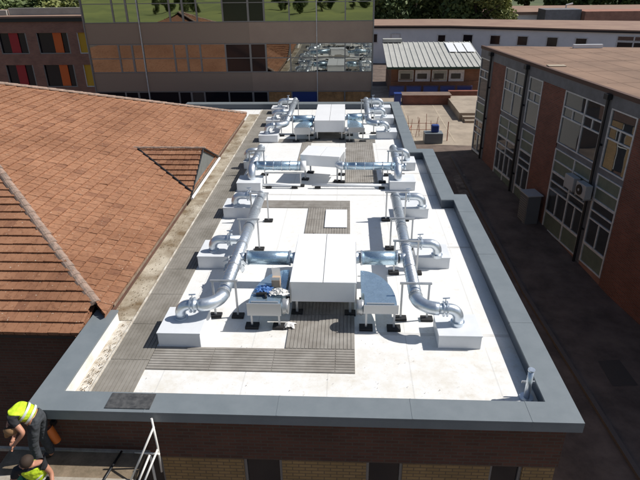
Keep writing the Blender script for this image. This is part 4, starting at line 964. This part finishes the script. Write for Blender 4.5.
def person(label, J, loc, headwear, hairm, trouser='trouser'):
    """J: joints. builds one skin body plus clothing children"""
    t = thing('person', label, 'person', loc)
    J = {k: Vector(v) for k, v in J.items()}
    V = []; idx = {}; rad = []
    def v(k, p, r_): idx[k] = len(V); V.append(tuple(p)); rad.append(r_)
    mid = lambda a, c, f=.5: a.lerp(c, f)
    v('pel', J['pel'], .125); v('waist', mid(J['pel'], J['chest'], .45), .115); v('chest', J['chest'], .14); v('nb', J['neck'], .062); v('nk', mid(J['neck'], J['head'], .4), .055)
    hd = (J['head']-J['neck']).normalized(); v('hd', J['head'], (.075, .088)); v('ht', J['head']+hd*.09, (.065, .075))
    E_ = [('pel', 'waist'), ('waist', 'chest'), ('chest', 'nb'), ('nb', 'nk'), ('nk', 'hd'), ('hd', 'ht')]
    for s in 'LR':
        v('sh'+s, J['sh'+s], .065); v('el'+s, J['el'+s], .042); v('wr'+s, J['wr'+s], .028)
        hdv = (J['wr'+s]-J['el'+s]).normalized(); v('pm'+s, J['wr'+s]+hdv*.06, (.038, .022))
        E_ += [('chest', 'sh'+s), ('sh'+s, 'el'+s), ('el'+s, 'wr'+s), ('wr'+s, 'pm'+s)]
        v('hp'+s, J['hp'+s], .09); v('kn'+s, J['kn'+s], .06); v('an'+s, J['an'+s], .042); v('toe'+s, J['toe'+s], .035)
        E_ += [('pel', 'hp'+s), ('hp'+s, 'kn'+s), ('kn'+s, 'an'+s), ('an'+s, 'toe'+s)]
    body = skin_mesh('body', V, [(idx[a], idx[c]) for a, c in E_], rad, 'skin', t)
    # fingers (children of the body): five unequal, curled
    for s in 'LR':
        w_ = J['wr'+s]; d = (J['wr'+s]-J['el'+s]).normalized(); sd_ = d.cross(Vector((0, 0, 1))).normalized(); dn_ = d.cross(sd_).normalized()
        if dn_.z > 0: dn_ = -dn_
        pl = w_+d*.07
        for k, L in enumerate((.062, .07, .066, .052)):
            b0 = pl + sd_*(-.027+.018*k); p1 = b0 + d*L*.5+dn_*.006; p2 = p1 + (d*.5+dn_*.8).normalized()*L*.35; p3 = p2+dn_*L*.25
            skin_mesh('finger', [tuple(b0-d*.02), tuple(p1), tuple(p2), tuple(p3)], [(0, 1), (1, 2), (2, 3)], [.009, .0088, .008, .007], 'skin', t, sub=1)
        th = w_+d*.03-sd_*.03
        skin_mesh('thumb', [tuple(w_+d*.02-sd_*.015), tuple(th+d*.01-sd_*.012), tuple(th+d*.045-sd_*.018+dn_*.01)], [(0, 1), (1, 2)], [.012, .0105, .009], 'skin', t, sub=1)
    # trousers
    V2 = [J['pel']+(J['chest']-J['pel'])*.12, J['pel'], J['hpL'], J['knL'], J['anL'], J['hpR'], J['knR'], J['anR']]
    skin_mesh('trousers', [tuple(p) for p in V2], [(0, 1), (1, 2), (2, 3), (3, 4), (1, 5), (5, 6), (6, 7)], [.138, .15, .112, .082, .068, .112, .082, .068], trouser, t, root=1)
    # shirt with short sleeves
    eL = mid(J['shL'], J['elL'], .55); eR = mid(J['shR'], J['elR'], .55)
    V3 = [J['pel']+(J['chest']-J['pel'])*.1, mid(J['pel'], J['chest'], .5), J['chest'], mid(J['chest'], J['neck'], .8), J['shL'], eL, J['shR'], eR]
    skin_mesh('shirt', [tuple(p) for p in V3], [(0, 1), (1, 2), (2, 3), (2, 4), (4, 5), (2, 6), (6, 7)], [.14, .138, .155, .085, .082, .062, .082, .062], 'shirt', t, root=2)
    # vest
    V4 = [V3[0], V3[1], J['chest'], mid(J['chest'], J['neck'], .7), mid(J['chest'], J['shL'], .85), mid(J['chest'], J['shR'], .85)]
    vest = skin_mesh('hi_vis_vest', [tuple(p) for p in V4], [(0, 1), (1, 2), (2, 3), (2, 4), (2, 5)], [.158, .155, .172, .095, .088, .088], 'hivis', t, root=2)
    ax = (J['chest']-J['pel']).normalized()
    b = MB()
    for f in (.34, .66):
        c = J['pel'].lerp(J['chest'], f); b.tube([c-ax*.019, c+ax*.019], .163, 24, cap=False)
    sdv = (J['shL']-J['shR']).normalized()
    tp = b.build('reflective_tape', M['refl'], vest, smooth=True)
    # boots
    for s in 'LR':
        skin_mesh('boot', [tuple(J['an'+s]), tuple(J['an'+s].lerp(J['toe'+s], .5)+Vector((0, 0, -.01))), tuple(J['toe'+s])], [(0, 1), (1, 2)], [.058, .052, .046], 'boot', t, sub=1)
    # face
    fdir = Vector(J['face']).normalized(); fs_ = fdir.cross(hd).normalized(); H0 = J['head']+hd*.03
    b = MB(); b.tube([H0+fdir*.07, H0+fdir*.10-hd*.03, H0+fdir*.085-hd*.045], [.012, .018, .01], 8); b.build('nose', M['skin'], t, smooth=True)
    for sg in (-1, 1):
        b = MB(); e0 = H0+fdir*.078+fs_*sg*.03+hd*.01; b.tube([e0-fdir*.008, e0+fdir*.006], [.011, .007], 8); b.build('eye', M['hair'], t)
        b = MB(); e0 = J['head']+fs_*sg*.078+hd*.01; b.tube([e0-hd*.03, e0, e0+hd*.03], [.01, .02, .012], 8); b.build('ear', M['skin'], t, smooth=True)
    b = MB(); e0 = H0+fdir*.078-hd*.075; b.tube([e0-fs_*.022, e0+fs_*.022], .006, 6); b.build('mouth', M['rust'], t)
    # hair / cap : half ellipsoid
    def dome(name, m, r_, off, cut=-.1, parent_=t, back=0.):
        b = MB(); vs = []; n1, n2 = 8, 18
        hu = (hd - fdir*back).normalized(); e1 = hu.cross(fs_).normalized()
        c = J['head']+hd*off
        for i in range(n1+1):
            ph = math.pi/2 - i/n1*(math.pi/2-math.asin(cut))
            for k in range(n2): a = 2*math.pi*k/n2; vs.append(c+hu*math.sin(ph)*r_*1.02+(e1*math.cos(a)*1.12+fs_*math.sin(a))*math.cos(ph)*r_)
        fs = [(i*n2+k, i*n2+(k+1) % n2, (i+1)*n2+(k+1) % n2, (i+1)*n2+k) for i in range(n1) for k in range(n2)]
        b.add(vs, fs); return b.build(name, m, parent_, smooth=True), c
    dome('hair', M['hair'], .096, .045, cut=-.35, back=.35)
    if headwear:
        o, c = dome('cap', M['cap'], .108, .055, cut=-.05, back=.1)
        b = MB(); pts = []; q0 = c - hd*.0
        up0 = hd; vs = []
        for k in range(9):
            a = -1.0+2.0*k/8; vs += [q0+fdir*math.cos(a)*.10+fs_*math.sin(a)*.10, q0+fdir*(math.cos(a)*.10+.075*math.cos(a))+fs_*math.sin(a)*.11-up0*.015]
        b.add(vs, [(2*k, 2*k+1, 2*k+3, 2*k+2) for k in range(8)]); b.build('cap_peak', M['cap'], o)
    return t
# worker 1: bending over to the left
person('worker in a yellow hi-vis vest and brown cap bending over beside the coping corner', dict(
    pel=(-5.05, 6.62, 3.96), chest=(-5.28, 6.55, 4.17), neck=(-5.35, 6.47, 4.12), head=(-5.335, 6.38, 4.00),
    shL=(-5.29, 6.37, 4.12), elL=(-5.10, 6.29, 3.93), wrL=(-5.28, 6.24, 3.72), shR=(-5.33, 6.72, 4.10), elR=(-5.38, 6.62, 3.84), wrR=(-5.38, 6.38, 3.70),
    hpL=(-5.06, 6.52, 3.92), knL=(-5.14, 6.46, 3.48), anL=(-5.12, 6.46, 3.04), toeL=(-5.30, 6.44, 2.985),
    hpR=(-5.04, 6.72, 3.92), knR=(-5.11, 6.70, 3.48), anR=(-5.04, 6.70, 3.04), toeR=(-5.22, 6.70, 2.985), face=(-.35, -.5, -.8)), (-5.12, 6.6, 2.96), True, 'hair')
# worker 2: kneeling, seen from above
person('dark haired worker in a yellow hi-vis vest crouching at the bottom left corner', dict(
    pel=(-4.86, 6.10, 3.20), chest=(-4.92, 5.98, 3.50), neck=(-4.90, 5.95, 3.63), head=(-4.88, 5.90, 3.73),
    shL=(-4.74, 6.02, 3.57), elL=(-4.66, 6.04, 3.34), wrL=(-4.60, 5.90, 3.22), shR=(-5.10, 5.90, 3.54), elR=(-5.18, 5.78, 3.32), wrR=(-5.08, 5.62, 3.25),
    hpL=(-4.78, 6.08, 3.16), knL=(-4.70, 5.78, 3.12), anL=(-4.72, 6.10, 3.02), toeL=(-4.72, 5.98, 2.99),
    hpR=(-4.96, 6.04, 3.16), knR=(-5.02, 5.76, 3.08), anR=(-4.98, 6.08, 3.02), toeR=(-5.0, 5.96, 2.99), face=(-.3, -.75, -.4)), (-4.86, 6.0, 2.96), False, 'hair')
t = thing('green_bag', 'green cloth bag beside the crouching worker', 'bag', (-5.2, 6.1, 2.96)); crumple(-5.22, 6.12, 2.98, .14, .12, .42, 'greenbag', 'cloth', t, 31, 8)

# ordinal tree labels
def ordn(i): return ('first second third fourth fifth sixth seventh eighth ninth tenth eleventh twelfth thirteenth fourteenth fifteenth sixteenth seventeenth eighteenth nineteenth twentieth'.split() + ['twenty-first', 'twenty-second', 'twenty-third', 'twenty-fourth', 'twenty-fifth'])[i]
for g_, txt in (('trees behind the brown brick block', 'green tree from the left behind the brown brick block'), ('trees behind the long pale building', 'dark green tree from the left behind the long pale building'), ('trees on the skyline', 'tree from the left in the distant wood'), ('trees mirrored in the glass', 'field tree from the left, mirrored in the glass fronted building')):
    L_ = sorted([o for o in bpy.data.objects if o.get('group') == g_], key=lambda o: o.location.x/max(1, abs(o.location.y)))
    for i, o in enumerate(L_): o['label'] = ordn(i)+' '+txt
# strip helper flags
for o in bpy.data.objects:
    if '_local' in o: del o['_local']
